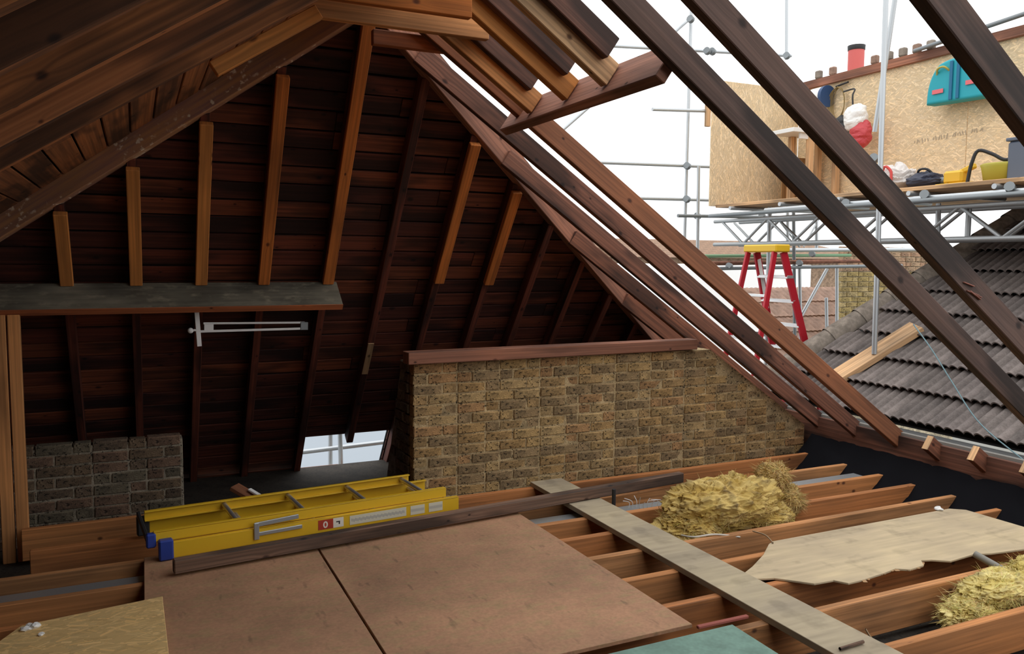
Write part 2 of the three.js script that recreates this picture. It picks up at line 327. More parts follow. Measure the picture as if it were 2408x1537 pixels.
{
  const w = structure('wall_pier', 'dark brown brick chimney stump under the hip boarding');
  const tr = pP(432, 1030, PIER), xr = tr.x, yt = tr.y;
  brickwork(w, xr - 1.6, xr, -0.24, yt + 0.02, PIER, M.darkBrown);
  boxAt('mortar', xr - 1.6, xr - 0.008, -0.24, yt + 0.0, PIER + 0.008, PIER + 0.14, M.mortarDark, w);
}

// ---------------------------------------------------------------- roof timbers
timber('ridge_board', 'long dark ridge board along the top of the roof', 'ridge board', null, V(AX, AY + 0.02, BACK + 0.14), V(AX, AY + 0.02, AP + 0.05), 0.035, 0.2, UP, M.greyRafter);
timber('hip_rafter', 'deep hip rafter spotted with lime and dust, above the boarded hip slope', 'rafter', null, V(AX, AY, AP), V(EL, yL(EL), hipPL(EL)), 0.06, 0.3, UP, M.limed);
timber('hip_rafter', 'slender dark hip rafter with the short rafters of the open slope nailed to it', 'rafter', null, V(AX, AY, AP), V(ER, yR(ER), hipPR(ER)), 0.055, 0.2, UP, M.plate);
// rafters of the hip slope
const hipXs = [-2.07, -1.65, -1.24, -0.83, -0.41, 0.0, 0.41, 0.83, 1.29, 1.73, 2.16, 2.59, 3.0, 3.42, 3.84, 4.26];
for (const X of hipXs) {
  const top = X < AX ? hipPL(X) : hipPR(X), cut = Math.abs(X - 1.73) < 0.01, yb = cut ? 0.03 : -0.38;
  timber('hip_end_rafter', cut ? 'long dark hip end rafter hanging free over the open gap' : ORD[Math.abs(hipXs.indexOf(X) - 9) - 1] + (X < 1.73 ? ' dark rafter from the hanging one towards the brick chimney stump' : ' dark rafter from the hanging one towards the open slope'), 'rafter', 'rafters of the boarded hip slope',
    V(X, yH(top), top), V(X, yb, pH(yb)), 0.058, 0.1, nH, M.hipRafter);
}
{ // pale bare patch on the hanging rafter
  const a = pP(875, 768, pH(1.02) - 0.01), b = pP(862, 832, pH(0.72) - 0.01);
  timber('bare_batten', 'pale bare batten nailed on the hanging dark rafter', 'batten', null, V(1.73, 1.02, pH(1.02)).addScaledVector(nH, -0.004), V(1.73, 0.74, pH(0.74)).addScaledVector(nH, -0.004), 0.05, 0.008, nH.clone().negate(), M.pale, true, 0.001);
}
// new timbers nailed under them, down to the purlin
const PURY = 1.53;
for (const [i, X] of [1.29, 0.83, 0.41, 0.0, -0.41, -0.83].entries()) {
  const top = (X < AX ? hipPL(X) : hipPR(X)) + 0.03;
  timber('new_rafter', ORD[i] + ' orange new rafter on the dusty purlin, counted from its free end', 'rafter', 'new rafters above the purlin', V(X + 0.006, yH(top), top), V(X + 0.006, PURY + 0.005, pH(PURY + 0.005)), 0.078, 0.045, nH.clone().negate(), pick(M.newPine));
}
for (const [X, yb, which] of [[2.16, 1.535, 'longer'], [2.59, 1.52, 'shorter']]) {
  const top = hipPR(X) + 0.03;
  timber('new_rafter', which + ' fresh orange softwood rafter ending half way down the hip slope', 'rafter', 'new rafters beyond the purlin end', V(X + 0.006, yH(top), top), V(X + 0.006, yb, pH(yb)), 0.078, 0.045, nH.clone().negate(), pick(M.newPine));
}
// purlin: a wide plank square to the rafters
{
  const dn = V(0, -TH, 1).normalize();   // down the hip slope
  const a = V(EL + 0.3, PURY, pH(PURY)), b = V(1.365, PURY, pH(PURY)), mid = nH.clone().multiplyScalar(-0.13);
  const t = thing('purlin', 'grey dusty purlin plank with an orange sawn edge', 'purlin');
  const pl = bar('plank', a.clone().add(mid), b.clone().add(mid), 0.26, 0.045, dn, M.dusty, t); pl.userData.label = 'dusty grey plank';
  const e = nH.clone().multiplyScalar(-0.263);
  bar('sawn_edge', a.clone().add(e), b.clone().add(e), 0.008, 0.046, dn, M.redPine, t, true, 0.001);
}
// left slope rafters
for (const [i, P] of [3.45, 3.05, 2.62, 2.2, 1.8, 1.4].entries()) timber('rafter', ORD[i] + ' old brown rafter from the limed hip rafter under the long slope', 'rafter', 'rafters of the boarded long slope', V(AX - 0.02, yL(AX - 0.02), P), V(EL, yL(EL), P), 0.055, 0.12, nL, M.leftRafter[i % 2]);
{ // new short piece beside the limed hip rafter
  const a = pPlane(512, 180, nL, V(AX, AY, 0)), b = pPlane(708, 62, nL, V(AX, AY, 0)); b.z = a.z;
  timber('new_rafter', 'short fresh orange timber with a square end beside the limed hip rafter', 'rafter', null, a, V(0.86, yL(0.86), -a.z), 0.05, 0.07, nL, M.newPine[2]);
}
// right slope, open to the sky: jack rafters down to the eaves
const RP = { A: 4.53, s1: 4.13, s2: 3.72, s3: 3.36, B: 3.0, C: 2.62, D: 1.81 }, XT = 2.13;   // XT: the trimmer
for (const [i, P] of [4.95, 5.37, 5.79, 6.2, 6.6].entries()) { const X = AX + (P - AP) * TH / TR; timber('jack_rafter', ORD[i] + ' brown jack rafter behind the rust brown rafter', 'rafter', 'jack rafters of the open slope', V(X + 0.03, yR(X + 0.03), P), V(ER, yR(ER), P), 0.05, 0.125, nR, P > 5.6 ? M.oldRafter[2] : M.oldRafter[0]); }
timber('rafter', 'rust brown rafter below the trimmer at the edge of the roof opening', 'rafter', null, V(AX + 0.03, yR(AX + 0.03), RP.A), V(ER, yR(ER), RP.A), 0.055, 0.13, nR, M.rustRafter);
timber('rafter', 'dark grey brown rafter crossing the opening beside the trimmer end', 'rafter', null, V(AX + 0.03, yR(AX + 0.03), RP.B), V(ER, yR(ER), RP.B), 0.058, 0.12, nR, M.greyRafter);
const nicked = timber('rafter', 'dark grey brown rafter with a splintered pinkish nick, crossing the opening', 'rafter', null, V(AX + 0.03, yR(AX + 0.03), RP.C), V(ER, yR(ER), RP.C), 0.058, 0.12, nR, M.greyRafter);
timber('rafter', 'dark grey brown rafter across the blue green tool bag', 'rafter', null, V(AX + 0.03, yR(AX + 0.03), RP.D), V(ER, yR(ER), RP.D), 0.058, 0.125, nR, M.greyRafter);
for (let i = 0; i < 5; i++) {   // splinters lifted off its lower arris
  const X = pPlane(2262, 690, nR, V(AX, AY, 0)).x + rnd(-0.05, 0.03), a = V(X, yR(X), RP.C - 0.03).addScaledVector(nR, rnd(-0.002, 0.035)), b = a.clone().add(V(rnd(0.05, 0.09), -rnd(0.02, 0.05), rnd(-0.006, 0.002)));
  under(nicked, bar('splinter', a, b, rnd(0.012, 0.022), 0.005, nR, woodMat(lin(0.42, 0.17, 0.13), wood3), scene, false, 0.001));
}
// cut rafters above the trimmer with new timbers beside them
for (const [P, which, mat, tone] of [[4.33, 'next to the rust brown rafter', M.collar, 'honey coloured'], [3.9, 'in the middle', M.newPine[2], 'orange'], [3.5, 'next to the trimmer end', M.pale, 'pale']]) {
  timber('cut_rafter', 'dark old rafter sawn off short above the trimmer, ' + which, 'rafter', 'cut rafters above the trimmer', V(AX + 0.03, yR(AX + 0.03), P - 0.055).addScaledVector(nR, 0.06), V(XT - 0.07, yR(XT - 0.07), P - 0.055).addScaledVector(nR, 0.06), 0.05, 0.12, nR, M.oldRafter[1]);
  timber('new_rafter', 'new ' + tone + ' rafter ending on the trimmer beside a sawn off dark one', 'rafter', 'new rafters on the trimmer', V(AX + 0.03, yR(AX + 0.03), P).addScaledVector(nR, -0.02), V(XT + 0.005, yR(XT + 0.005), P).addScaledVector(nR, -0.02), 0.055, 0.13, nR, mat);
}
// trimmer along the ridge direction
{
  const d = V(1, -TR, 0).normalize(), a = V(XT + 0.01, yR(XT + 0.01), 4.72), b = V(XT + 0.01, yR(XT + 0.01), 3.032);
  timber('trimmer', 'brown trimmer beam carrying the cut rafters', 'beam', null, a.clone().addScaledVector(nR, 0.035), b.clone().addScaledVector(nR, 0.035), 0.2, 0.06, d, M.trimmer);
}
// stubs of the cut rafters at the eaves, with fresh sawn ends
for (const [i, P] of [4.15, 3.78, 3.4].entries()) {
  const t = thing('rafter_stub', ORD[i] + ' pale ended rafter stub at the eaves beside the rust brown rafter', 'rafter', V(0, 0, 0), 'sawn rafter stubs at the eaves');
  const a = V(5.4, yR(5.4) - 0.03, P), b = V(ER + 0.03, yR(ER + 0.03) - 0.03, P);
  bar('stub', a, b, 0.05, 0.115, nR, M.oldRafter[2], t);
  const d = V(1, -TR, 0).normalize(); const e = bar('sawn_end', a.clone().addScaledVector(d, -0.004), a.clone().addScaledVector(d, 0.0), 0.05, 0.115, nR, M.pale, t, true, 0.001); e.userData.label = 'pale fresh sawn end';
}
// collars
const collar = (label, xl, xr, yb, P, h, w, mat, name = 'collar_tie') => timber(name, label, 'collar', null, V(xl, yb, P), V(xr, yb, P), w, h, UP, mat);
{
  const l = pP(651, 34, 4.18), r = pP(1150, 88, 4.18); collar('bright new collar tie spanning the roof above the crown rafter', l.x, r.x, (l.y + r.y) / 2, 4.2, 0.105, 0.047, M.collar);
  const l2 = pP(873, 109, 4.6), r2 = pP(1090, 132, 4.6); collar('short reddish timber between the ridge and the first new rafter', l2.x, r2.x, (l2.y + r2.y) / 2, 4.581, 0.085, 0.047, M.redPine);
  const l3 = pP(640, -18, 3.82), r3 = pP(1108, 40, 3.82); collar('orange brown collar tie above the bright one', l3.x, r3.x, (l3.y + r3.y) / 2, 3.83, 0.12, 0.047, M.newPine[1]);
}
// eaves on the right
timber('wall_plate', 'dark wall plate under the feet of the open rafters', 'beam', null, V(5.48, -0.16, 1.2), V(5.48, -0.16, 7.0), 0.1, 0.1, UP, M.dark);
timber('eaves_board', 'dark red brown eaves board beside the grey gutter', 'board', null, V(5.56, -0.24, 1.2), V(5.56, -0.24, 6.9), 0.028, 0.55, UP, M.oldRafter[1]);
{ // black felt sheet added to stand in for the shade in the eaves
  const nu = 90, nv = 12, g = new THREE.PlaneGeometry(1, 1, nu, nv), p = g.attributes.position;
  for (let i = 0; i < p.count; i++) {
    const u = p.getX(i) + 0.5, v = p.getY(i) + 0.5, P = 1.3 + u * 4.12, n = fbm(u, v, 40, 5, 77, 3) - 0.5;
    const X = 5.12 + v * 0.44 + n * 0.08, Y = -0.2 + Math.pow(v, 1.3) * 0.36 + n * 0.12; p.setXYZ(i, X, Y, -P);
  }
  g.computeVertexNormals(); tag(mesh('eaves_shade_felt', g, new THREE.MeshPhysicalMaterial({ color: lin(0.008, 0.008, 0.01), roughness: 1, specularIntensity: 0.15, side: THREE.DoubleSide })), 'crumpled black felt sheet added in place of shade along the eaves', 'felt');
}
timber('brick_plate', 'reddish timber plate along the top of the stock brick wall', 'beam', null, pP(954, 864, BW - 0.02).setY(0.965), V(4.24, 0.965, BW + 0.03), 0.13, 0.085, UP, M.plate);

// ---------------------------------------------------------------- floor joists and the sheets on them
const joistPs = [5.74, 5.3, 4.87, 4.51, 4.2, 3.87, 3.52, 3.16, 2.82, 2.41, 2.02, 1.62];
joistPs.forEach((P, i) => timber('floor_joist', ORD[Math.min(i, 11)] + (i > 11 ? ' and last' : '') + ' floor joist counted from the stock brick wall', 'joist', 'floor joists',
  V(i < 1 ? -0.69 : i < 2 ? -0.6 : EL, -0.2, P + 0.024), V(5.42, -0.2, P + 0.024), 0.048, 0.2, UP, M.joist[i % 3]));
{ // steel beam among the joists
  const t = thing('steel_beam', 'grey steel beam lying between the timber joists', 'steel beam');
  boxAt('flange', EL + 0.4, 5.35, -0.05, -0.04, 4.63, 4.76, M.steel, t, 0.002); boxAt('web', EL + 0.4, 5.35, -0.2, -0.05, 4.69, 4.7, M.steelDark, t, 0.001); boxAt('flange', EL + 0.4, 5.35, -0.21, -0.2, 4.63, 4.76, M.steel, t, 0.002);
}
const panelTop = 0.022;
const poly = (pts, Y) => pts.map(([x, y]) => pY(x, y, Y));
{
  const right_ = tag(sheet('chipboard_panel', [V(0.925, panelTop, 2.93), V(2.3, panelTop, 2.93), V(2.27, panelTop, 4.8), V(0.925, panelTop, 4.83)], 0.02, M.chip), 'wide pinkish brown chipboard panel beside the grey plank', 'panel', null);
  const left_ = tag(sheet('chipboard_panel', [V(-0.02, panelTop, 2.3), V(0.913, panelTop, 2.3), V(0.913, panelTop, 4.84), V(0.0, panelTop, 4.87)], 0.02, M.chip), 'narrow pinkish brown chipboard panel partly under the strand board', 'panel', null);
  tag(sheet('strand_board', [pY(-40, 1600, 0.045), pY(-6, 1510, 0.045), pY(50, 1470, 0.045), pY(382, 1401, 0.045), pY(406, 1620, 0.045)], 0.018, M.osbDull), 'yellowish strand board offcut with a clipped corner', 'board');
  tag(sheet('green_panel', [pY(1380, 1548, 0.03), pY(1722, 1467, 0.03), pY(1900, 1580, 0.03), pY(1700, 1700, 0.03), pY(1400, 1700, 0.03)], 0.022, M.green), 'green moisture resistant panel at the edge of the chipboard', 'panel');
  // grey plank across the joists
  const t = tag(sheet('plank', [V(2.66, 0.034, 2.05), V(2.935, 0.034, 2.05), V(2.925, 0.034, 5.36), V(2.66, 0.034, 5.36)], 0.034, M.plank), 'long grey beige plank laid across the joists', 'plank');
}
// plywood with a torn edge
{
  const e = [[1745, 1350], [1770, 1330], [1795, 1303], [1808, 1278], [1816, 1272], [2232, 1195], [2272, 1198], [2408, 1238], [2470, 1262], [2408, 1290], [2330, 1300], [2290, 1302], [2235, 1318], [2190, 1315], [2166, 1316], [2172, 1328], [2140, 1338], [2105, 1336], [2080, 1346], [2060, 1352], [2030, 1362], [1995, 1370], [1960, 1363], [1915, 1371], [1880, 1366], [1820, 1358], [1772, 1360]];
  const t = thing('torn_plywood', 'pale torn plywood sheet with a splintered edge lying on the joists', 'plywood', V(0, 0, 0));
  sheet('sheet', poly(e, 0.014), 0.012, M.ply, t);
  const torn = [[2172, 1324], [2140, 1334], [2105, 1333], [2080, 1342], [2050, 1352], [2020, 1362]];
  const sp = std(lin(0.6, 0.38, 0.2), 0.9, { map: plyMap });
  for (let i = 0; i < torn.length - 1; i++) for (let k = 0; k < 4; k++) {
    const f = rnd(), x = torn[i][0] + (torn[i + 1][0] - torn[i][0]) * f, y = torn[i][1] + (torn[i + 1][1] - torn[i][1]) * f, a = pY(x, y - 2, 0.008), b = pY(x + rnd(-14, 14), y + rnd(2, 9), 0.006);
    bar('splinter', a, b, rnd(0.012, 0.03), 0.003, UP, sp, t, true, 0.0005);
  }
}
// long dark timber resting over panel and plank
{
  const a = pY(408, 1350, 0.03), b = pY(1602, 1134, 0.03); a.y = 0.036; b.y = 0.036;
  timber('loose_timber', 'long dark old timber lying along the yellow ladder', 'timber', null, a, b, 0.06, 0.075, UP, M.dark, true, 0.006);
}
// two studs making the post
for (const [x0, x1, lab] of [[-8, 26, 'fresh softwood stud at the outer side of the post under the purlin'], [28, 60, 'fresh softwood stud with a split grain beside the brick chimney stump']]) {
  const P = 5.86, a = pP(x0 - 12, 745, P), b = pP(x1 - 12, 745, P), c = pP((x0 + x1) / 2, 1330, P);
  const X = (a.x + b.x) / 2; timber('post_stud', lab, 'post', 'studs of the post', V(X, -0.235, P), V(X, PURY - 0.19, P), 0.045, b.x - a.x - 0.004, V(1, 0, 0), M.collar, false);
}
// white bar bracket below the purlin
{
  const P = 5.98, t = thing('white_bracket', 'white metal bar bracket with a crossing upright below the purlin', 'bracket');
  const w = std(lin(0.9, 0.9, 0.9), 0.4);
  const q = (x, y) => pP(x, y, P);
  bar('upright', q(462, 726), q(469, 814), 0.03, 0.012, V(0, 0, -1), w, t, false, 0.002);
  bar('rail', q(478, 760), q(716, 758), 0.014, 0.012, V(0, 0, -1), w, t, false, 0.002); bar('rail', q(470, 779), q(716, 772), 0.016, 0.012, V(0, 0, -1), w, t, false, 0.002);
  bar('link', q(480, 769), q(502, 769), 0.05, 0.008, V(0, 0, -1), w, t, false, 0.002); bar('end_cap', q(706, 766), q(724, 766), 0.06, 0.02, V(0, 0, -1), M.steelDark, t, false, 0.003);
  tube('bolt', q(455, 776), q(470, 776), 0.008, w, t); const k = mesh('knob', new THREE.SphereGeometry(0.02, 12, 8), w, t); k.position.copy(q(448, 777));
}

// ---------------------------------------------------------------- yellow ladder: two sections lying on each other
{
  const A = pY(392, 1312, 0.03), B = pY(1078, 1196, 0.03); A.y = B.y = 0.024;
  const dir = B.clone().sub(A).normalize(), side = UP.clone().cross(dir).normalize(); if (side.z > 0) side.negate();   // away from the camera
  const t = thing('ladder', 'yellow fibreglass ladder with blue feet lying folded on the boards', 'ladder', A);
  const L = A.distanceTo(B), at = (l, y, s) => dir.clone().multiplyScalar(l).addScaledVector(UP, y).addScaledVector(side, s);
  const stile = (l0, l1, y, s, h, w, out) => {   // a channel: web and two flanges
    const g = bar('stile', at(l0, y, s), at(l1, y, s), w * 0.3, h, UP, M.yellow, t, true, 0.002);
    return under(g, bar('flange', at(l0, y + h - 0.008, s + out * w * 0.35), at(l1, y + h - 0.008, s + out * w * 0.35), w, 0.008, UP, M.yellow, t, true, 0.002),
      bar('flange', at(l0, y, s + out * w * 0.35), at(l1, y, s + out * w * 0.35), w, 0.008, UP, M.yellow, t, true, 0.002));
  };
  const Wd = 0.5, h1 = 0.092, h2 = 0.062;
  stile(0, L, 0, 0, h1, 0.032, 1); stile(-0.06, L - 0.02, 0, Wd, h1, 0.032, -1);
  stile(-0.06, L - 0.08, h1 + 0.003, 0.03, h2, 0.03, 1); stile(-0.06, L - 0.16, h1 + 0.003, Wd - 0.03, h2, 0.03, -1);
  for (const f of [0.22, 0.44, 0.66, 0.88]) { const l = f * L; tube('rung', at(l, h1 + 0.035, 0.03), at(l, h1 + 0.035, Wd - 0.03), 0.016, M.alu, t, 12); tube('rung', at(l + 0.07, 0.045, 0), at(l + 0.07, 0.045, Wd), 0.016, M.alu, t, 12); }
  for (const s of [0, Wd]) { const f = bar('foot', at(s ? -0.1 : -0.04, -0.0, s), at(s ? -0.03 : 0.035, -0.0, s), 0.055, 0.115, UP, s ? M.black : M.blue, t, true, 0.008); f.userData.label = s ? 'black rubber foot' : 'blue rubber foot'; }
  { const f = bar('foot', at(-0.1, h1 - 0.02, 0.03), at(-0.05, h1 - 0.02, 0.03), 0.045, 0.08, UP, M.blue, t, true, 0.008); f.userData.label = 'blue rubber foot'; bar('end_strap', at(-0.09, 0.1, 0.03), at(-0.09, 0.12, Wd), 0.02, 0.03, UP, M.black, t, true, 0.004); }
  // hook on the near side
  bar('hook', at(0.48, 0.105, -0.008), at(0.74, 0.118, -0.008), 0.012, 0.026, UP, M.steel, t); bar('hook', at(0.48, 0.05, -0.01), at(0.76, 0.055, -0.01), 0.012, 0.022, UP, M.steel, t); bar('hook_plate', at(0.475, 0.03, -0.01), at(0.505, 0.03, -0.01), 0.014, 0.1, UP, M.steel, t);
  // stickers
  const cv = document.createElement('canvas'); cv.width = 256; cv.height = 96; const c2 = cv.getContext('2d');
  c2.fillStyle = '#b03a28'; c2.fillRect(0, 0, 150, 96); c2.fillStyle = '#e9e4d8'; c2.beginPath(); c2.ellipse(72, 50, 24, 34, 0, 0, 7); c2.fill(); c2.fillStyle = '#b03a28'; c2.beginPath(); c2.ellipse(72, 50, 10, 20, 0, 0, 7); c2.fill();
  c2.fillStyle = '#e9e4d8'; c2.fillRect(150, 0, 106, 96); c2.fillStyle = '#333'; c2.fillRect(180, 34, 40, 12); c2.fillRect(205, 40, 14, 26);
  const st = new THREE.CanvasTexture(cv); st.colorSpace = THREE.SRGBColorSpace;
  const cv2 = document.createElement('canvas'); cv2.width = 512; cv2.height = 64; const c3 = cv2.getContext('2d'); c3.fillStyle = '#d9d5c0'; c3.fillRect(0, 0, 512, 64); c3.fillStyle = '#a9a9a4'; for (let i = 0; i < 44; i++) c3.fillRect(14 + i * 11, 20 + (i % 3) * 3, 7, 20);
  const st2 = new THREE.CanvasTexture(cv2); st2.colorSpace = THREE.SRGBColorSpace;
  const label = (l0, l1, y0, y1, mat) => { const g = new THREE.PlaneGeometry(l1 - l0, y1 - y0), m = mesh('sticker', g, mat, t); m.quaternion.setFromRotationMatrix(new THREE.Matrix4().makeBasis(dir, UP, side.clone().negate())); m.position.copy(at((l0 + l1) / 2, (y0 + y1) / 2, -0.0065)); };
  label(0.86, 1.02, 0.022, 0.082, std(0xffffff, 0.5, { map: st })); label(1.06, 1.44, 0.022, 0.08, std(0xffffff, 0.5, { map: st2 })); label(1.47, 1.57, 0.02, 0.08, std(0xffffff, 0.5, { map: st2 })); label(1.6, 1.7, 0.02, 0.08, std(0xffffff, 0.5, { map: st2 }));
}

// ---------------------------------------------------------------- insulation, wires, oddments
function wool(label, cx, cz, lobes, colors) {
  const t = thing('insulation', label, 'insulation', V(cx, 0, cz));
  const gs = [];
  lobes.forEach(([dx, dy, dp, rx, ry, rp], k) => {
    const g = new THREE.IcosahedronGeometry(1, 24), p = g.attributes.position, v = new THREE.Vector3();
    const col = new Float32Array(p.count * 3);
    for (let i = 0; i < p.count; i++) {
      v.fromBufferAttribute(p, i); const th = Math.atan2(v.z, v.x) / (2 * Math.PI) + 0.5, ph = Math.asin(clamp(v.y, -1, 1)) / Math.PI + 0.5;
      const n = fbm(th, ph, 4, 3, 400 + k * 31, 5), f = fbm(th + n * 0.15, ph, 40, 14, 500 + k * 7, 3), fine = fbm(th, ph + n * 0.1, 26, 60, 550 + k, 3), s = 1 + (n - 0.5) * 0.95 + (f - 0.5) * 0.3 + (fine - 0.5) * 0.22;
      p.setXYZ(i, v.x * rx * s, v.y * ry * s, v.z * rp * s);
      const c = mix(colors[0], colors[1], clamp((fbm(th, ph, 9, 12, 600 + k, 4) - 0.35) * 2.6)); col.set(mix(c, colors[2], clamp((f - 0.6) * 4)), i * 3);
    }
    g.setAttribute('color', new THREE.BufferAttribute(col, 3)); g.translate(dx, dy, -dp); g.computeVertexNormals(); gs.push(g);
  });
  mesh('batt', mergeGeometries(gs), new THREE.MeshStandardMaterial({ vertexColors: true, roughness: 1 }), t);
  const pos = [], col = [], o = new THREE.Vector3(), d = new THREE.Vector3(), sd = new THREE.Vector3(), lo = new THREE.Vector3();
  for (let i = 0; i < 7000; i++) {   // ribbons of fibre combed over the surface
    const k = Math.floor(rnd(lobes.length)), [dx, dy, dp, rx, ry, rp] = lobes[k], a = rnd(Math.PI * 2), b = Math.acos(rnd(-0.35, 1));
    lo.set(Math.sin(b) * Math.cos(a), Math.cos(b), Math.sin(b) * Math.sin(a));
    const th = Math.atan2(lo.z, lo.x) / (2 * Math.PI) + 0.5, ph = Math.asin(clamp(lo.y, -1, 1)) / Math.PI + 0.5, n = fbm(th, ph, 4, 3, 400 + k * 31, 5), sc = 1 + (n - 0.5) * 0.95 + rnd(-0.06, 0.06);
    o.set(lo.x * rx * sc + dx, lo.y * ry * sc + dy, lo.z * rp * sc - dp);
    d.set(rnd(-0.6, 0.6) + 0.5 * Math.sin(th * 30), rnd(-1, 0.35), rnd(-0.6, 0.6)).addScaledVector(lo, rnd(-0.35, 0.1)).normalize(); sd.copy(lo).cross(d).normalize().multiplyScalar(rnd(0.0007, 0.0022));
    const len = rnd(0.025, 0.085), bend = lo.clone().multiplyScalar(rnd(-0.02, 0.02)), w0 = mix(colors[0], colors[1], clamp((fbm(th, ph, 9, 12, 600 + k, 4) - 0.35) * 2.6)), c = mix(w0, colors[2], Math.pow(rnd(), 3) * 0.7).map((q) => q * rnd(0.88, 1.12));
    const p0 = o.clone(), p1 = o.clone().addScaledVector(d, len / 2).add(bend), p2 = o.clone().addScaledVector(d, len), q = (p, f) => [p.clone().addScaledVector(sd, f), p.clone().addScaledVector(sd, -f)];
    const [a0, b0] = q(p0, 1), [a1, b1] = q(p1, 1);
    for (const v of [a0, b0, a1, a1, b0, b1, a1, b1, p2]) { pos.push(v.x, v.y, v.z); col.push(...c); }
  }
  const g = new THREE.BufferGeometry(); g.setAttribute('position', new THREE.Float32BufferAttribute(pos, 3)); g.setAttribute('color', new THREE.Float32BufferAttribute(col, 3)); g.computeVertexNormals();
  const f = mesh('fibres', g, new THREE.MeshStandardMaterial({ vertexColors: true, roughness: 1, side: THREE.DoubleSide }), t); f.userData.kind = 'stuff';
}
const woolC = [[0.46, 0.31, 0.075], [0.66, 0.5, 0.19], [0.18, 0.12, 0.05]];
{
  const c = pY(1690, 1225, -0.02);
  wool('big torn clump of yellow mineral wool between the joists', c.x, -c.z, [[0.05, 0.03, 0.02, 0.42, 0.2, 0.18], [-0.26, -0.03, -0.02, 0.24, 0.13, 0.15], [0.2, 0.08, 0.08, 0.25, 0.15, 0.15], [0.4, -0.04, 0.0, 0.2, 0.1, 0.12]], woolC);
  const c2 = pY(1815, 1190, -0.02);
  wool('small curled tuft of brownish mineral wool behind the big clump', c2.x, -c2.z, [[0.03, 0.15, 0.03, 0.1, 0.12, 0.09], [0.1, 0.02, -0.04, 0.13, 0.1, 0.09]], [[0.5, 0.33, 0.1], [0.66, 0.48, 0.2], [0.2, 0.14, 0.07]]);
  const c3 = pP(2345, 1430, 2.64);
  wool('pale yellow mineral wool roll lying in the bay by the deep joist', c3.x, -c3.z, [[0.1, -0.03, 0.0, 0.32, 0.1, 0.12], [-0.2, -0.08, -0.02, 0.2, 0.08, 0.1], [0.4, 0.0, 0.02, 0.3, 0.1, 0.12]], [[0.58, 0.46, 0.14], [0.8, 0.68, 0.3], [0.3, 0.24, 0.1]]);
}
{ // short grey pipe
  const a = pY(2292, 1302, 0.09), b = pY(2378, 1350, 0.04), t = thing('pipe', 'short hollow grey pipe leaning across the joist by the torn plywood', 'pipe', a);
  const d = b.clone().sub(a), g = new THREE.LatheGeometry([[0.012, 0], [0.019, 0], [0.019, d.length()], [0.012, d.length()], [0.012, 0]].map(([x, y]) => new THREE.Vector2(x, y)), 18);
  const m = mesh('barrel', g, std(lin(0.25, 0.24, 0.21), 0.7), t); m.quaternion.setFromUnitVectors(UP, d.clone().normalize());
}
{
  const q = (x, y, Y) => pY(x, y, Y), wm = std(lin(0.6, 0.58, 0.52), 0.6), bm = std(lin(0.35, 0.25, 0.15), 0.8);
  tag(cord('cable', [q(1590, 1255, -0.03), q(1630, 1262, 0.0), q(1680, 1256, 0.01), q(1740, 1262, -0.02)], 0.006, wm), 'loose pale cable at the foot of the big wool clump', 'cable');
  tag(cord('cable', [q(1770, 1248, 0.02), q(1800, 1258, 0.03), q(1818, 1276, 0.02)], 0.004, bm), 'thin brown wire curling over the joist by the torn plywood', 'cable');
  tag(cord('cable', [q(2035, 1478, 0.01), q(2050, 1500, -0.04), q(2090, 1518, -0.1)], 0.004, bm), 'thin brown wire hanging into the bay of the wool roll', 'cable');
  tag(cord('cable', [q(1975, 1525, 0.045), q(2030, 1508, 0.045)], 0.008, M.dark), 'short dark stick lying on the plank end', 'stick');
  tag(tube('steel_rod', q(1443, 1193, 0.0), q(1443, 1193, 0.0).setY(0.13), 0.014, M.black), 'short black upright rod beside the plank', 'rod');
  const wt = thing('wire_offcuts', 'tangle of white wire offcuts on the steel beam', 'wire'); for (let i = 0; i < 9; i++) { const a = q(1478 + i * 9, 1196 + rnd(-3, 3), -0.03); cord('wire', [a, a.clone().add(V(rnd(-0.03, 0.03), rnd(0.03, 0.05), 0)), a.clone().add(V(rnd(-0.06, 0.06), rnd(0.04, 0.09), rnd(-0.03, 0.03)))], 0.0025, M.white, wt, 8); }
  // scraps behind the ladder
  const b1 = pP(548, 1148, 5.62), b2 = pP(612, 1185, 5.5); timber('broken_board', 'broken brown board leaning behind the yellow ladder', 'board', null, b1, b2, 0.1, 0.03, UP, M.rustRafter);
  const b3 = pP(585, 1152, 5.56), b4 = pP(628, 1178, 5.45); timber('broken_board', 'thin white painted strip leaning behind the yellow ladder', 'strip', null, b3, b4, 0.03, 0.015, UP, M.white);
  // plaster crumbs
  for (const [x, y, Y, r, s] of [[60, 1478, 0.05, 0.022, 'strand board'], [82, 1472, 0.05, 0.026, 'strand board'], [97, 1490, 0.05, 0.012, 'strand board'], [70, 1470, 0.05, 0.016, 'strand board'], [2206, 1196, 0.02, 0.03, 'far end of the torn plywood']]) {
    const g = new THREE.IcosahedronGeometry(r, 1), p = g.attributes.position; for (let i = 0; i < p.count; i++) { const k = 0.7 + 0.6 * hash(Math.round(p.getX(i) * 1e4), Math.round(p.getY(i) * 1e4) + Math.round(p.getZ(i) * 1e4) * 7, 5); p.setXYZ(i, p.getX(i) * k, p.getY(i) * k * 0.6, p.getZ(i) * k); } g.computeVertexNormals();
    const m = mesh('plaster_crumb', g, M.white); m.position.copy(pY(x, y, Y)); tag(m, 'white plaster crumb on the ' + s, 'rubble', s === 'strand board' ? 'plaster crumbs' : undefined);
  }
  const rp = pY(1640, 1478, 0.03), rq = pY(1758, 1452, 0.03); timber('batten', 'thin reddish batten between the green panel and the plank', 'batten', null, rp, rq, 0.02, 0.015, UP, std(lin(0.3, 0.08, 0.06), 0.8));
}

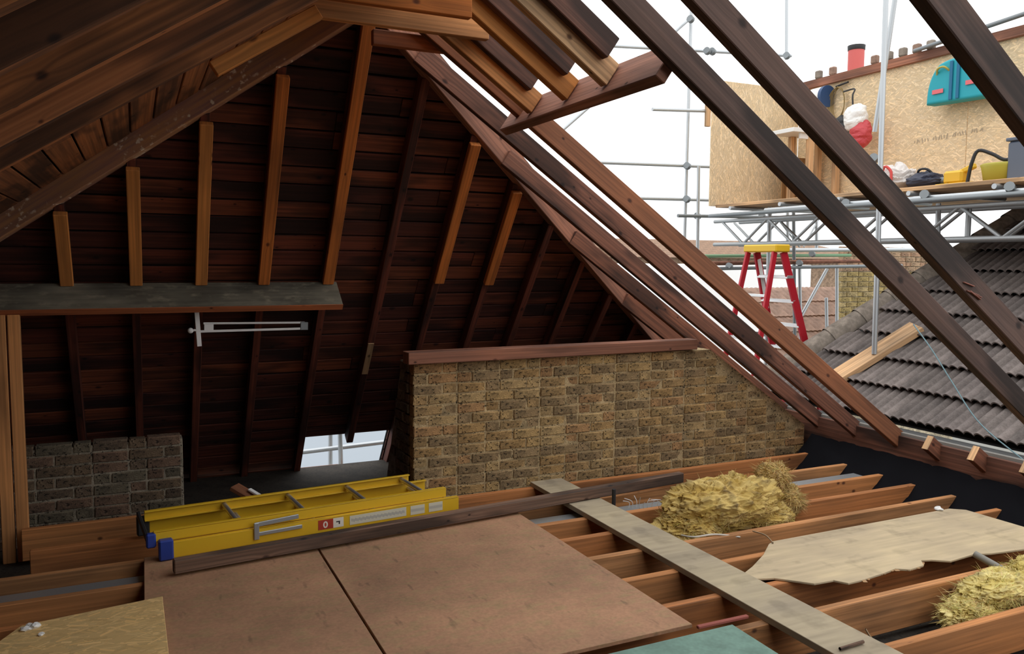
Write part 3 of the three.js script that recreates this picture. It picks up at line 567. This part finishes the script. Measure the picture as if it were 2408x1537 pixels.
// ---------------------------------------------------------------- outside: the neighbouring tiled roof across the gutter
const TN = 0.7, NX = 5.72, NY = 0.36, nN = V(-TN, 1, 0).normalize(), yN = (X) => NY + TN * (X - NX), hipN = (X) => 6.24 - 0.416 * (X - 6.27);
{
  const t = thing('gutter', 'grey lead lined gutter between the two roofs', 'gutter');
  const prof = new THREE.Shape([[0, 0.09], [0.006, 0.09], [0.02, 0.02], [0.13, 0.02], [0.15, 0.1], [0.156, 0.1], [0.136, 0.01], [0.012, 0.01]].map(([x, y]) => new THREE.Vector2(x, y)));
  const g = new THREE.ExtrudeGeometry(prof, { depth: 5.6, bevelEnabled: false }); const m = mesh('lining', g, std(lin(0.25, 0.26, 0.26), 0.6), t); m.position.copy(V(5.6, 0.225, 6.9));
  boxAt('lip', 5.575, 5.605, 0.27, 0.335, 1.3, 6.9, std(lin(0.22, 0.21, 0.19), 0.7), t);
}
{
  const roof = thing('tiled_roof', 'neighbouring roof of grey brown ribbed concrete tiles', 'roof', V(0, 0, 0));
  const ribs = 4, tw = 0.33, gauge = 0.354, s = Math.hypot(1, TN), cs = 1 / s, sn = TN / s, up_ = V(cs, sn, 0), al = V(0, 0, 1);
  // one tile: corrugated top and a thick front edge; local x along the course, y out of the roof, z down the slope
  const seg = ribs * 6, pos = [], idx = [];
  const prof = (i) => { const f = (i % 6) / 6; return 0.03 * Math.pow(Math.max(0, Math.sin(Math.PI * f)), 0.8) ; };
  for (let i = 0; i <= seg; i++) { const x = -tw / 2 + tw * i / seg, y = prof(i); pos.push(x, y - 0.005, -gauge - 0.05, x, y + 0.058, 0, x, y + 0.058, 0, x, y + 0.044, 0.0); }
  for (let i = 0; i < seg; i++) { const a = i * 4, b = a + 4; idx.push(a, a + 1, b, b, a + 1, b + 1, a + 2, a + 3, b + 2, b + 2, a + 3, b + 3); }
  const tg = new THREE.BufferGeometry(); tg.setAttribute('position', new THREE.Float32BufferAttribute(pos, 3)); tg.setIndex(idx);
  tg.setAttribute('uv', new THREE.Float32BufferAttribute(pos.filter((_, i) => i % 3 !== 1), 2)); tg.computeVertexNormals();
  const rot = new THREE.Matrix4().makeBasis(al, nN, up_.clone().negate()), q = new THREE.Quaternion().setFromRotationMatrix(al.clone().cross(nN).dot(up_.clone().negate()) > 0 ? rot : new THREE.Matrix4().makeBasis(al.clone().negate(), nN, up_.clone().negate()));
  for (let r = 0; r < 10; r++) {
    const d = r * gauge, X = NX + cs * d, Y = NY + sn * d;
    for (let P = 1.9 + (r % 2) * 0.16; P < 7; P += tw) {
      if (P + tw / 2 > hipN(X + cs * gauge) + 0.16) continue;
      const m = mesh('tile', tg, pick(M.tile), roof); m.quaternion.copy(q); m.position.copy(V(X, Y, P)).addScaledVector(nN, rnd(0, 0.004));
    }
  }
  // underlay follows the hip
  const pts = [[NX, 1.5], [NX, hipN(NX)], [8.6, hipN(8.6)], [8.6, 1.5]].map(([X, P]) => V(X, yN(X), P).addScaledVector(nN, -0.01));
  const ug = new THREE.BufferGeometry().setFromPoints([pts[0], pts[1], pts[2], pts[0], pts[2], pts[3]]); ug.computeVertexNormals(); const um = std(lin(0.02, 0.02, 0.02), 0.9, { side: THREE.DoubleSide }); mesh('underlay', ug, um, roof);
  // the slope beyond the hip and hip caps
  const far = [V(NX, yN(NX), hipN(NX)), V(8.6, yN(8.6), hipN(8.6)), V(8.6, yN(8.6) - 2.2, hipN(8.6) + 2.6), V(NX, yN(NX) - 0.1, hipN(NX) + 0.1)];
  const fg = new THREE.BufferGeometry().setFromPoints([far[0], far[1], far[2], far[0], far[2], far[3]]); fg.computeVertexNormals(); mesh('far_slope', fg, um, roof);
  const h0 = V(NX - 0.05, yN(NX - 0.05), hipN(NX - 0.05)), h1 = V(8.5, yN(8.5), hipN(8.5)), n = 10, cg = new THREE.CylinderGeometry(0.13, 0.145, h0.distanceTo(h1) / n + 0.03, 12, 1, true, -Math.PI / 2, Math.PI);
  for (let i = 0; i < n; i++) { const m = mesh('hip_cap', cg, M.cap, roof), a = h0.clone().lerp(h1, i / n), b = h0.clone().lerp(h1, (i + 1) / n); const y = b.clone().sub(a).normalize(), z = UP.clone().addScaledVector(y, -UP.dot(y)).normalize(), x = y.clone().cross(z); m.quaternion.setFromRotationMatrix(new THREE.Matrix4().makeBasis(x, y, z)); m.position.copy(a).add(b).multiplyScalar(0.5).addScaledVector(UP, -0.02); }
  um.side = THREE.DoubleSide;
}
M.cap.side = THREE.DoubleSide; for (const m of M.tile) m.side = THREE.DoubleSide;
{ // pale timber lying on the tiles
  const p0 = V(NX, NY, 0).addScaledVector(nN, 0.055), a = pPlane(1950, 905, nN, p0), b = pPlane(2160, 775, nN, p0);
  timber('loose_timber', 'pale new timber lying on the tiles under the scaffold pole', 'timber', null, a, b, 0.2, 0.06, nN, M.pale);
}
tag(cord('rope', [pX(2148, 762, 5.9), pX(2190, 820, 5.85), pX(2240, 900, 5.8), pX(2300, 990, 5.72), pX(2408, 1082, 5.6), pX(2470, 1130, 5.55)], 0.005, std(lin(0.16, 0.26, 0.29), 0.7)), 'thin blue green rope hanging across the tiles', 'rope');

// ---------------------------------------------------------------- outside: scaffold with the working platform
let CAPY = 0;
const DE = 6.75, PLY = 2.42, WX = 8.1, PE = 8.35;   // deck edge, deck top, back wall, end wall
{
  const t = thing('scaffold_deck', 'deck of scaffold boards above the tiled roof', 'scaffold', V(0, 0, 0));
  for (let i = 0; i < 10; i++) boxAt('board', DE + i * 0.228, DE + i * 0.228 + 0.222, PLY - 0.038, PLY, 2.6, PE, M.pale, t);
  const q = [...Array(7)].map((_, i) => 2.9 + i * 0.85); for (const P of q) tube('transom', V(DE - 0.06, PLY - 0.064, P), V(WX, PLY - 0.064, P), 0.024, M.steel, t);
}
{
  const wall = structure('wall_right', 'strand board screen standing along the scaffold deck');
  const y0 = PLY + 0.002, tops = pX(1903, 207, WX).y;
  // two sheets side by side, tops following the photograph
  boxAt('strand_sheet', WX, WX + 0.018, y0, tops, PE - 2.44, PE, M.osb, wall); boxAt('strand_sheet', WX, WX + 0.018, y0, tops + 0.03, PE - 4.9, PE - 2.446, M.osb, wall);
  bar('capping', V(WX - 0.03, tops - 0.02, PE), V(WX - 0.03, tops - 0.02, 3.0), 0.05, 0.1, UP, M.plate, wall);
  CAPY = tops + 0.08;
  boxAt('stud', WX + 0.02, WX + 0.07, y0, tops, PE - 2.6, PE - 2.5, M.pale, wall);
}
{
  const wall = structure('wall_end', 'strand board end panel of the scaffold screen');
  const l = pP(1672, 330, PE), tp = pP(1720, 192, PE); boxAt('strand_sheet', l.x, WX, PLY - 0.02, tp.y, PE, PE + 0.018, M.osb, wall);
  const b = pP(1840, 330, PE - 0.3); boxAt('plywood_sheet', b.x, WX - 0.1, PLY, PLY + 0.62, PE - 0.32, PE - 0.3, woodMat(lin(0.45, 0.25, 0.1), wood3), wall);
}
const tubeR = 0.0242;
function coupler(p, parent, r = 0.042) { const m = mesh('coupler', new THREE.CylinderGeometry(r, r, 0.06, 10), M.steelDark, parent); m.position.copy(p); m.rotation.set(0.4, 0.3, 1.2); }
{ // poles carrying the deck
  const t = thing('scaffold', 'galvanised scaffold poles carrying the strand board deck', 'scaffold', V(0, 0, 0));
  const X = 6.4, foot = pPlane(2056, 832, nN, V(NX, NY, 0).addScaledVector(nN, 0.115)), P = -foot.z;
  tube('standard', foot, V(foot.x, 4.6, P + 0.05), tubeR, M.steel, t, 14);
  tube('brace', pX(2057, 310, 6.62), pX(2112, -50, 6.62), tubeR, M.steel, t, 14); coupler(pX(2056, 372, 6.5), t);
  tube('ledger', pX(1800, 492, 6.7).setY(2.3), V(6.7, 2.3, 2.6), tubeR, M.steel, t, 12);
  tube('ledger', V(6.62, 2.27, 8.3), V(6.62, 2.27, 2.6), tubeR, M.steelDark, t, 12);
  for (const [x, y] of [[2085, 472], [2175, 458], [2375, 440], [1990, 478]]) coupler(pX(x, y, 6.66), t);
  tube('standard', pX(1810, 486, 7.2), pX(1812, 590, 7.2).setY(-2), tubeR, M.steel, t); tube('standard', pX(2207, 478, 7.1), pX(2205, 560, 7.1), tubeR, M.steel, t);
  tube('guard_rail', pX(2150, 120, 8.0), pX(2440, 22, 8.0), tubeR, M.steelDark, t);
}
{ // lattice beam under the deck
  const t = thing('lattice_beam', 'aluminium lattice beam under the scaffold deck', 'scaffold', V(0, 0, 0));
  const X = 6.95, yt = 2.22, yb = pX(2300, 561, X).y;
  for (const [dx, k] of [[0, 0], [0.42, 1]]) {
    tube('chord', V(X + dx, yt, 2.6), V(X + dx, yt, 8.6), tubeR, M.galv, t, 12); tube('chord', V(X + dx, yb, 2.6), V(X + dx, yb, 8.6), tubeR, M.galv, t, 12);
    let i = 0; for (let P = 3.0 + k * 0.25; P < 8.4; P += 0.42, i++) tube('lacing', V(X + dx, i % 2 ? yt : yb, P), V(X + dx, i % 2 ? yb : yt, P + 0.42), 0.017, M.galv, t, 8);
  }
  tube('standard', V(X + 0.06, yb, 5.05), V(X + 0.06, yt, 5.05), tubeR, M.galv, t);
}
{ // far scaffold lift
  const t = thing('scaffold', 'tall scaffold of thin poles standing behind the roof opening', 'scaffold', V(0, 0, 0));
  const P = 9.6, q = (x, y, d = P) => pP(x, y, d);
  const pole = (name, x1, y1, x2, y2, d1 = P, d2 = d1, m = M.steel) => tube(name, q(x1, y1, d1), q(x2, y2, d2), tubeR, m, t);
  pole('standard', 1627, -30, 1610, 560); pole('standard', 1643, 390, 1640, 608, 9.3); pole('standard', 1850, -30, 1849, 140, 9.8);
  pole('ledger', 1425, 107, 1860, 131); pole('brace', 1300, 325, 1626, 40, 9.7, 9.6); pole('ledger', 1534, 257, 1700, 262, 9.4); pole('ledger', 1390, 381, 1700, 393, 9.5); pole('ledger', 1470, 465, 1700, 471, 9.5);
  pole('ledger', 1594, 507, 1915, 512, 9.2, 9.2, M.steelDark);
  for (const [x, y] of [[1622, 118], [1663, 120], [1675, 121], [1850, 131], [1616, 390], [1615, 468], [1640, 508], [1624, 45]]) coupler(q(x, y, 9.45), t, 0.05);
  boxAt('hanging_board', q(1636, 260).x, q(1646, 260).x, q(1640, 303).y, q(1640, 245).y, P - 0.25, P - 0.2, M.pale, t);
}
{ // lower scaffold lift around the stepladder
  const t = thing('scaffold', 'low scaffold lift of tubes and boards behind the red stepladder', 'scaffold', V(0, 0, 0));
  const q = (x, y, d) => pP(x, y, d), green = std(lin(0.2, 0.38, 0.22), 0.6), pole = (n, x1, y1, x2, y2, d, m = M.steel, r = tubeR) => tube(n, q(x1, y1, d), q(x2, y2, d), r, m, t);
  pole('ledger', 1630, 602, 2000, 600, 8.9, green); pole('ledger', 1620, 620, 2100, 612, 8.7, M.plate, 0.03); pole('ledger', 1640, 632, 2120, 624, 8.6, M.steelDark); pole('ledger', 1800, 588, 2408, 585, 8.9, M.steel, 0.03);
  for (const [x1, y1, x2, y2] of [[1880, 630, 1885, 900], [1968, 625, 1968, 800], [1943, 700, 1945, 800], [1866, 490, 1870, 900]]) pole('standard', x1, y1, x2, y2, 8.8, x1 < 1870 ? M.steelDark : M.steel);
  pole('brace', 1945, 632, 1875, 760, 8.8); pole('brace', 1830, 515, 1880, 580, 9.0, M.steel, 0.014); pole('brace', 1925, 515, 1890, 580, 9.0, M.steel, 0.014); pole('standard', 1852, 500, 1852, 580, 9.0); pole('standard', 1920, 520, 1920, 585, 9.0); pole('standard', 1812, 490, 1810, 580, 8.9);
  for (const [x, y] of [[1880, 618], [1910, 597], [1715, 625], [1792, 507]]) coupler(q(x, y, 8.6), t);
  for (let i = 0; i < 4; i++) boxAt('deck_board', 5.75 + i * 0.24, 5.98 + i * 0.24, -0.06, -0.02, 6.45, 8.6, M.pale, t);
}
// things on the deck
{ // tool bag hanging on the screen
  const c = pX(2262, 190, WX - 0.13), t = thing('tool_bag', 'blue green zipped tool bag with red labels hanging on the strand board', 'bag', c);
  const teal = std(lin(0.01, 0.34, 0.42), 0.6), tealDark = std(lin(0.004, 0.13, 0.26), 0.6);
  const sh = new THREE.Shape(); sh.moveTo(-0.3, -0.18); sh.lineTo(0.36, -0.2); sh.quadraticCurveTo(0.4, 0.0, 0.24, 0.15); sh.quadraticCurveTo(0.0, 0.24, -0.18, 0.17); sh.quadraticCurveTo(-0.3, 0.06, -0.3, -0.18);
  const g = new THREE.ExtrudeGeometry(sh, { depth: 0.12, bevelEnabled: true, bevelSize: 0.03, bevelThickness: 0.03, bevelSegments: 4, curveSegments: 10 });
  g.rotateY(-Math.PI / 2); const m = mesh('body', g, teal, t); m.position.set(0.03, 0, 0);
  for (const z of [-0.03, 0.05]) { const st = bar('strap', V(-0.126, -0.2, -z), V(-0.126, 0.2, -z), 0.035, 0.012, V(-1, 0, 0), tealDark, t, true, 0.004); }
  for (const [P, y, w] of [[0.18, -0.09, 0.13], [-0.22, -0.06, 0.16]]) { const l = bar('label_patch', V(-0.13, y, P - w / 2), V(-0.13, y, P + w / 2), 0.045, 0.006, V(-1, 0, 0), std(lin(0.7, 0.14, 0.16), 0.5), t, true, 0.001); }
  cord('handle', [V(-0.1, 0.08, 0.22), V(-0.16, 0.14, 0.17), V(-0.16, 0.15, 0.1), V(-0.1, 0.1, 0.06)], 0.012, std(lin(0.45, 0.4, 0.1), 0.7), t, 16);
}
const DX = DE + 0.35;
const onDeck = (x) => pX(x, 400, DX).setY(PLY);
{ // plastic sack with red print
  const p = onDeck(2105), t = thing('plastic_sack', 'crumpled white plastic sack with red print on the deck', 'bag', p);
  const g = new THREE.IcosahedronGeometry(1, 12), q = g.attributes.position, v = new THREE.Vector3(); for (let i = 0; i < q.count; i++) { v.fromBufferAttribute(q, i); const s = 0.8 + 0.5 * fbm(Math.atan2(v.z, v.x) / 6.283 + 0.5, v.y * 0.5 + 0.5, 7, 7, 900, 3); q.setXYZ(i, v.x * 0.17 * s, (v.y + 0.95) * 0.135 * s, v.z * 0.2 * s); } g.computeVertexNormals();
  mesh('body', g, std(lin(0.62, 0.58, 0.55), 0.5), t); cord('red_print', [V(-0.15, 0.2, 0.03), V(-0.17, 0.25, -0.02), V(-0.16, 0.2, -0.08), V(-0.17, 0.1, -0.1)], 0.014, std(lin(0.6, 0.06, 0.05), 0.6), t, 12);
}
{ // dark holdall
  const p = onDeck(2178), t = thing('holdall', 'dark blue and black holdall on the deck', 'bag', p);
  const g = new THREE.IcosahedronGeometry(1, 10), q = g.attributes.position, v = new THREE.Vector3(); for (let i = 0; i < q.count; i++) { v.fromBufferAttribute(q, i); const s = 0.85 + 0.35 * fbm(Math.atan2(v.z, v.x) / 6.283 + 0.5, v.y * 0.5 + 0.5, 6, 6, 950, 3); q.setXYZ(i, v.x * 0.16 * s, (v.y + 0.9) * 0.085 * s, v.z * 0.19 * s); } g.computeVertexNormals();
  mesh('body', g, std(lin(0.02, 0.025, 0.05), 0.6), t); cord('handle', [V(0, 0.12, 0.1), V(-0.05, 0.19, 0.04), V(-0.05, 0.19, -0.05), V(0, 0.12, -0.1)], 0.012, M.black, t, 12);
}
{ // yellow power tool
  const p = onDeck(2258), t = thing('power_tool', 'yellow and grey power tool lying on the deck', 'tool', p), y = std(lin(0.7, 0.42, 0.02), 0.5);
  bar('motor', V(0, 0.03, 0.14), V(0, 0.03, -0.06), 0.12, 0.12, UP, y, t, true, 0.02); bar('grip', V(0, 0.1, 0.0), V(0, 0.16, -0.16), 0.05, 0.05, UP, y, t, true, 0.015); tube('nose', V(0, 0.07, 0.12), V(0, 0.07, 0.3), 0.035, M.steelDark, t, 12);
  cord('flex', [V(-0.05, 0.05, 0.3), V(-0.08, 0.1, 0.24), V(-0.06, 0.02, 0.2), V(-0.08, 0.03, 0.06)], 0.008, M.black, t, 20); bar('base', V(-0.03, 0, 0.18), V(-0.03, 0, -0.2), 0.16, 0.03, UP, y, t, true, 0.006);
}
{ // yellow transformer tub with hose
  const p = onDeck(2362), t = thing('yellow_tub', 'yellow round tub with a dark hose looping over it', 'tub', p);
  mesh('tub', new THREE.LatheGeometry([[0, 0], [0.16, 0], [0.185, 0.14], [0.195, 0.16], [0.18, 0.17], [0.16, 0.15], [0.02, 0.16], [0, 0.16]].map(([a, b]) => new THREE.Vector2(a, b)), 28), std(lin(0.45, 0.4, 0.05), 0.5), t);
  cord('hose', [V(-0.12, 0.0, 0.27), V(-0.12, 0.2, 0.23), V(-0.1, 0.3, 0.19), V(-0.06, 0.26, 0.08), V(-0.03, 0.2, -0.02), V(0, 0.22, -0.12), V(0, 0.2, -0.3)], 0.016, M.black, t, 40);
}
{ const p = onDeck(2412), t = thing('grey_case', 'grey plastic case standing at the end of the deck', 'case', p), m = std(lin(0.1, 0.12, 0.16), 0.5); bar('case', V(0, 0, 0.08), V(0, 0, -0.25), 0.3, 0.34, UP, m, t, true, 0.02); bar('lid', V(0, 0.34, 0.09), V(0, 0.34, -0.26), 0.32, 0.03, UP, m, t, true, 0.01); }
{ // bench with white top
  const P = PE - 0.6, a = pP(1838, 308, P), b = pP(1950, 300, P), t = thing('work_bench', 'small bench with a white top and pale legs at the end panel', 'bench', V(a.x, PLY, P));
  boxAt('top', 0, b.x - a.x, a.y - PLY - 0.03, a.y - PLY + 0.02, -0.2, 0.2, M.white, t); for (const [x, p] of [[0.28, -0.15], [0.28, 0.15], [b.x - a.x - 0.06, -0.15], [b.x - a.x - 0.06, 0.15]]) boxAt('leg', x, x + 0.08, 0, a.y - PLY - 0.03, p - 0.03, p + 0.03, M.pale, t);
  const sh = boxAt('apron', 0.15, b.x - a.x - 0.05, a.y - PLY - 0.1, a.y - PLY - 0.03, -0.16, -0.13, M.white, t);
}
{ // rubbish sack: white over red
  const c = pX(2012, 290, WX - 0.25), t = thing('rubbish_sack', 'white and red sack tied up on the strand board screen', 'sack', c);
  const blob = (name, rx, ry, rp, y, mat, s0, dz = 0) => { const g = new THREE.IcosahedronGeometry(1, 10), q = g.attributes.position, v = new THREE.Vector3(); for (let i = 0; i < q.count; i++) { v.fromBufferAttribute(q, i); const s = 0.85 + 0.35 * fbm(Math.atan2(v.z, v.x) / 6.283 + 0.5, v.y * 0.5 + 0.5, 6, 6, s0, 3); q.setXYZ(i, v.x * rx * s, v.y * ry * s, v.z * rp * s); } g.computeVertexNormals(); const m = mesh(name, g, mat, t); m.position.copy(V(0, y, dz)); };
  blob('white_part', 0.12, 0.17, 0.14, 0.06, M.white, 811); blob('red_part', 0.11, 0.17, 0.13, -0.14, std(lin(0.5, 0.05, 0.06), 0.5), 823, -0.08); blob('dark_part', 0.08, 0.14, 0.12, -0.02, M.black, 829, 0.22);
  cord('cord', [V(0, 0.2, 0.05), V(0, 0.34, 0.06), V(0.05, 0.42, 0.08), V(0.05, 0.42, 0.25)], 0.01, M.black, t, 20);
}
{ const c = pX(1938, 228, WX - 0.1), t = thing('paint_tin', 'white and blue tin fixed under the timber capping', 'tin', c); const a = tube('tin', V(0, 0, 0.16), V(0, 0, -0.02), 0.13, M.white, t, 24); tube('blue_rim', V(0, 0, -0.02), V(0, 0, -0.07), 0.135, std(lin(0.02, 0.06, 0.16), 0.5), t, 24); }
{ const c = pX(1972, 240, WX - 0.04), t = thing('cord_coil', 'coil of thin brown cord hanging from a hook on the strand board', 'cord', c); const m = std(lin(0.25, 0.17, 0.06), 0.8); for (let i = 0; i < 5; i++) cord('loop', [...Array(13)].map((_, k) => { const a = k / 12 * Math.PI * 2; return V(-0.01 * i, 0.2 * Math.cos(a) - 0.02 + rnd(-0.01, 0.01), 0.11 * Math.sin(a) * (0.8 + 0.1 * i)); }), 0.005, m, t, 30); tube('hook', V(0, 0.2, 0.05), V(0, 0.22, -0.14), 0.012, M.black, t); }
{ // chimney pot and stacked tiles behind the screen
  const c = pX(2012, 165, WX + 0.5), t = thing('chimney_pot', 'red clay chimney pot with a blackened rim behind the screen', 'chimney pot', c);
  boxAt('stack', -0.25, 0.25, PLY - c.y, -0.28, -0.25, 0.25, brickMat(0.5, 0.32, 0.2), t); mesh('pot', new THREE.LatheGeometry([[0.07, -0.3], [0.1, -0.3], [0.1, 0.25], [0.09, 0.25], [0.07, -0.3]].map(([a, b]) => new THREE.Vector2(a, b)), 24), std(lin(0.62, 0.13, 0.12), 0.7), t); mesh('rim', new THREE.LatheGeometry([[0.09, 0.25], [0.106, 0.25], [0.11, 0.31], [0.09, 0.31], [0.09, 0.25]].map(([a, b]) => new THREE.Vector2(a, b)), 24), M.black, t);
  for (let i = 0; i < 9; i++) { const x = 1925 + i * 33, y = 198 - i * 9.3; if (Math.abs(x - 2012) < 22) continue; const p = pX(x, y - 4, WX - 0.03).setY(CAPY + 0.05), m = mesh('ridge_tile', chamferBox(0.07, 0.1, 0.09, 0.015), i % 3 === 1 ? M.tileFar[0] : M.cap); m.position.copy(p); tag(m, 'weathered tile offcut standing on the timber capping', 'tile', 'tile offcuts on the capping'); }
}
{ // printed line on the screen: too worn to read, a row of faint strokes
  const t = thing('board_stamp', 'faint worn ink stamp across the strand board screen', 'stamp'), ink = std(lin(0.42, 0.34, 0.24), 0.9);
  for (let i = 0; i < 26; i++) { const f = i / 25, x = 2150 + f * 160, y = 334 - f * 30, a = pX(x + rnd(-1, 1), y, WX - 0.002), hgt = rnd(0.02, 0.06); if (i % 7 === 6) continue; bar('stroke', a.clone().add(V(0, -hgt / 2, 0)), a.clone().add(V(0, hgt / 2, rnd(-0.02, 0.02))), 0.012, 0.001, V(-1, 0, 0), ink, t, true, 0.0002); }
}

// ---------------------------------------------------------------- red stepladder
{
  const yt = 1.83, foot = -0.02, Pn = 6.48, Pf = 6.92, X0 = 6.08, t = thing('stepladder', 'red fibreglass stepladder with a yellow top', 'stepladder', V(X0, foot, (Pn + Pf) / 2));
  const hh = yt - foot, hw = (Pf - Pn) / 2, ft = 0.64, rt = -0.42;
  bar('top_cap', V(0.03, hh - 0.03, hw + 0.03), V(0.03, hh - 0.03, -hw - 0.03), 0.2, 0.08, UP, M.yellow, t, true, 0.012);
  for (const s of [-1, 1]) {
    const a = V(0.08, hh - 0.03, s * (hw - 0.02)), b = V(ft, 0, s * (hw + 0.08)), fs = bar('front_stile', a, b, 0.03, 0.085, V(1, 0.3, 0), M.red, t, false, 0.004);
    const c = V(-0.04, hh - 0.03, s * (hw - 0.02)), d = V(rt, 0, s * (hw + 0.05)); bar('rear_stile', c, d, 0.03, 0.06, V(-1, 0.3, 0), M.red, t, false, 0.004);
    bar('spreader', V(0.3, hh * 0.5, s * hw * 0.95), V(-0.22, hh * 0.52, s * hw * 0.95), 0.006, 0.025, UP, M.alu, t, false, 0.001);
    const f = bar('foot', b.clone().add(V(-0.02, 0.03, 0)), b.clone().add(V(0.02, -0.0, 0)), 0.05, 0.1, V(1, 0, 0), M.black, t, false, 0.006); under(fs, f, bar('label_strip', a.clone().lerp(b, 0.04).add(V(0.0, 0, s * -0.017)), a.clone().lerp(b, 0.34).add(V(0, 0, s * -0.017)), 0.003, 0.05, V(1, 0.3, 0), M.white, t, false, 0.001));
  }
  for (let i = 1; i <= 6; i++) { const f = i / 7, X = 0.08 + (ft - 0.08) * f, Y = (hh - 0.03) * (1 - f); bar('tread', V(X, Y, hw + 0.08 * f), V(X, Y, -hw - 0.08 * f), 0.09, 0.035, UP, M.alu, t, false, 0.004); }
  for (let i = 1; i <= 3; i++) { const f = i / 4, X = -0.04 + (rt + 0.04) * f, Y = (hh - 0.03) * (1 - f); bar('rear_rail', V(X, Y, hw), V(X, Y, -hw), 0.02, 0.03, UP, M.alu, t, false, 0.003); }
}

// ---------------------------------------------------------------- houses beyond
{
  const t = thing('brick_gable', 'yellow brick house wall beyond the tiled roof', 'wall', V(0, 0, 0));
  const P = 9.4, l = pP(1978, 700, P), r = pP(2260, 700, P), tp = pP(2080, 582, P).y, mid = pP(2080, 640, P).y, b = pP(2080, 800, P).y;
  brickwork(t, l.x, r.x, b, mid, P, M.farBrick, () => true, 0, 1.05); brickwork(t, l.x, r.x, mid + 0.01, tp, P, M.farBrickRed, () => true, 0, 1.05);
  boxAt('mortar', l.x + 0.01, r.x, -3, tp - 0.01, P + 0.02, P + 0.06, brickMat(0.7, 0.62, 0.46), t);
}
{ // pinkish tiled roof beyond the stepladder
  const t = thing('tiled_roof', 'pinkish tiled roof slope beside the yellow brick house', 'roof', V(0, 0, 0));
  const P0 = 9.52, tl = 0.7, s = Math.hypot(1, tl), cs = 1 / s, sn = tl / s, x0 = pP(1880, 720, P0).x, x1 = pP(1982, 720, P0 + 0.5).x + 1.6, yb = pP(1900, 860, P0).y, up_ = V(0, sn, cs), n_ = V(0, cs, -sn), gauge = 0.4, tw = 0.3;
  const seg = 16, pos = [], idx = []; for (let i = 0; i <= seg; i++) { const x = -tw / 2 + tw * i / seg, y = 0.014 * Math.abs(Math.sin(i / seg * Math.PI * 3)); pos.push(x, y, -gauge - 0.04, x, y + 0.028, 0, x, y + 0.028, 0, x, y - 0.01, 0); }
  for (let i = 0; i < seg; i++) { const a = i * 4, b = a + 4; idx.push(a, a + 1, b, b, a + 1, b + 1, a + 2, a + 3, b + 2, b + 2, a + 3, b + 3); }
  const g = new THREE.BufferGeometry(); g.setAttribute('position', new THREE.Float32BufferAttribute(pos, 3)); g.setIndex(idx); g.setAttribute('uv', new THREE.Float32BufferAttribute(pos.filter((_, i) => i % 3 !== 1), 2)); g.computeVertexNormals();
  for (const m of M.tileFar) m.side = THREE.DoubleSide;
  const q = new THREE.Quaternion().setFromRotationMatrix(new THREE.Matrix4().makeBasis(V(1, 0, 0), n_, up_.clone().negate()));
  for (let r = 0; r < 5; r++) for (let x = x0; x < x1; x += tw) { const m = mesh('tile', g, pick(M.tileFar), t); m.quaternion.copy(q); m.position.copy(V(x, yb + sn * r * gauge, P0 + cs * r * gauge)); }
}
{
  const t = thing('white_house', 'white rendered house wall behind the stepladder', 'house', V(0, 0, 0)), P = 15; const l = pP(1560, 700, P), r = pP(1905, 700, P), tp = pP(1700, 622, P).y; boxAt('wall', l.x, r.x, -6.4, tp, P, P + 4, std(lin(0.95, 0.95, 0.95), 0.9), t);
  const h = thing('far_house', 'distant house with a long brown roof on the skyline', 'house', V(0, 0, 0)), Q = 26, a = pP(1480, 600, Q), b = pP(2080, 600, Q), yt = pP(1700, 556, Q).y, ym = pP(1700, 606, Q).y;
  const sh = new THREE.Shape([[0, ym], [5, yt], [10, ym]].map(([x, y]) => new THREE.Vector2(x, y))); const g = new THREE.ExtrudeGeometry(sh, { depth: b.x - a.x, bevelEnabled: false }); g.rotateY(Math.PI / 2); const m = mesh('roof', g, brickMat(0.42, 0.26, 0.17), h); m.position.copy(V(a.x, 0, Q)); boxAt('wall', a.x + 0.2, b.x - 0.2, -6.4, ym, Q + 0.4, Q + 9, brickMat(0.5, 0.35, 0.25), h);
}
{ // seen through the gap in the hip: pale flat roof, scaffold and a board
  const f = thing('flat_roof', 'pale grey flat roof seen through the gap in the boarding', 'roof', V(0, 0, 0)); boxAt('deck', -4, 6, -1.4, -1.2, 9.2, 15, std(lin(0.3, 0.34, 0.38), 0.9), f); boxAt('parapet', -4, 6, -1.2, -0.35, 14.8, 15, std(lin(0.42, 0.45, 0.48), 0.9), f);
  const t = thing('scaffold', 'short scaffold seen through the gap beside the brick wall', 'scaffold', V(0, 0, 0)), q = (x, y, P) => pP(x, y, P);
  tube('standard', q(799, 1000, 8.3), q(803, 1140, 8.3), tubeR, M.steel, t); tube('standard', q(777, 990, 8.8), q(777, 1092, 8.8), tubeR, M.steel, t); tube('ledger', q(650, 1070, 8.4), q(960, 1032, 8.4), tubeR, M.steel, t);
  const b = thing('scaffold_board', 'orange brown board seen through the gap beside the brick wall', 'board', V(0, 0, 0)); bar('board', q(815, 1108, 8.1), q(960, 1093, 8.1), 0.04, 0.12, UP, M.newPine[1], b, false);
  const c = thing('scaffold_board', 'dull brown board behind the pole in the gap', 'board', V(0, 0, 0)); bar('board', q(640, 1118, 8.4), q(796, 1102, 8.4), 0.04, 0.1, UP, M.plate, c, false);
}
{ const g = structure('floor_outside', 'grey garden ground far below the roof'); boxAt('ground', -60, 80, -6.6, -6.4, -40, 90, std(lin(0.22, 0.22, 0.2), 1), g); }

scene.traverse((o) => { if (o.isMesh) { o.castShadow = true; o.receiveShadow = true; } });
renderer.render(scene, camera);
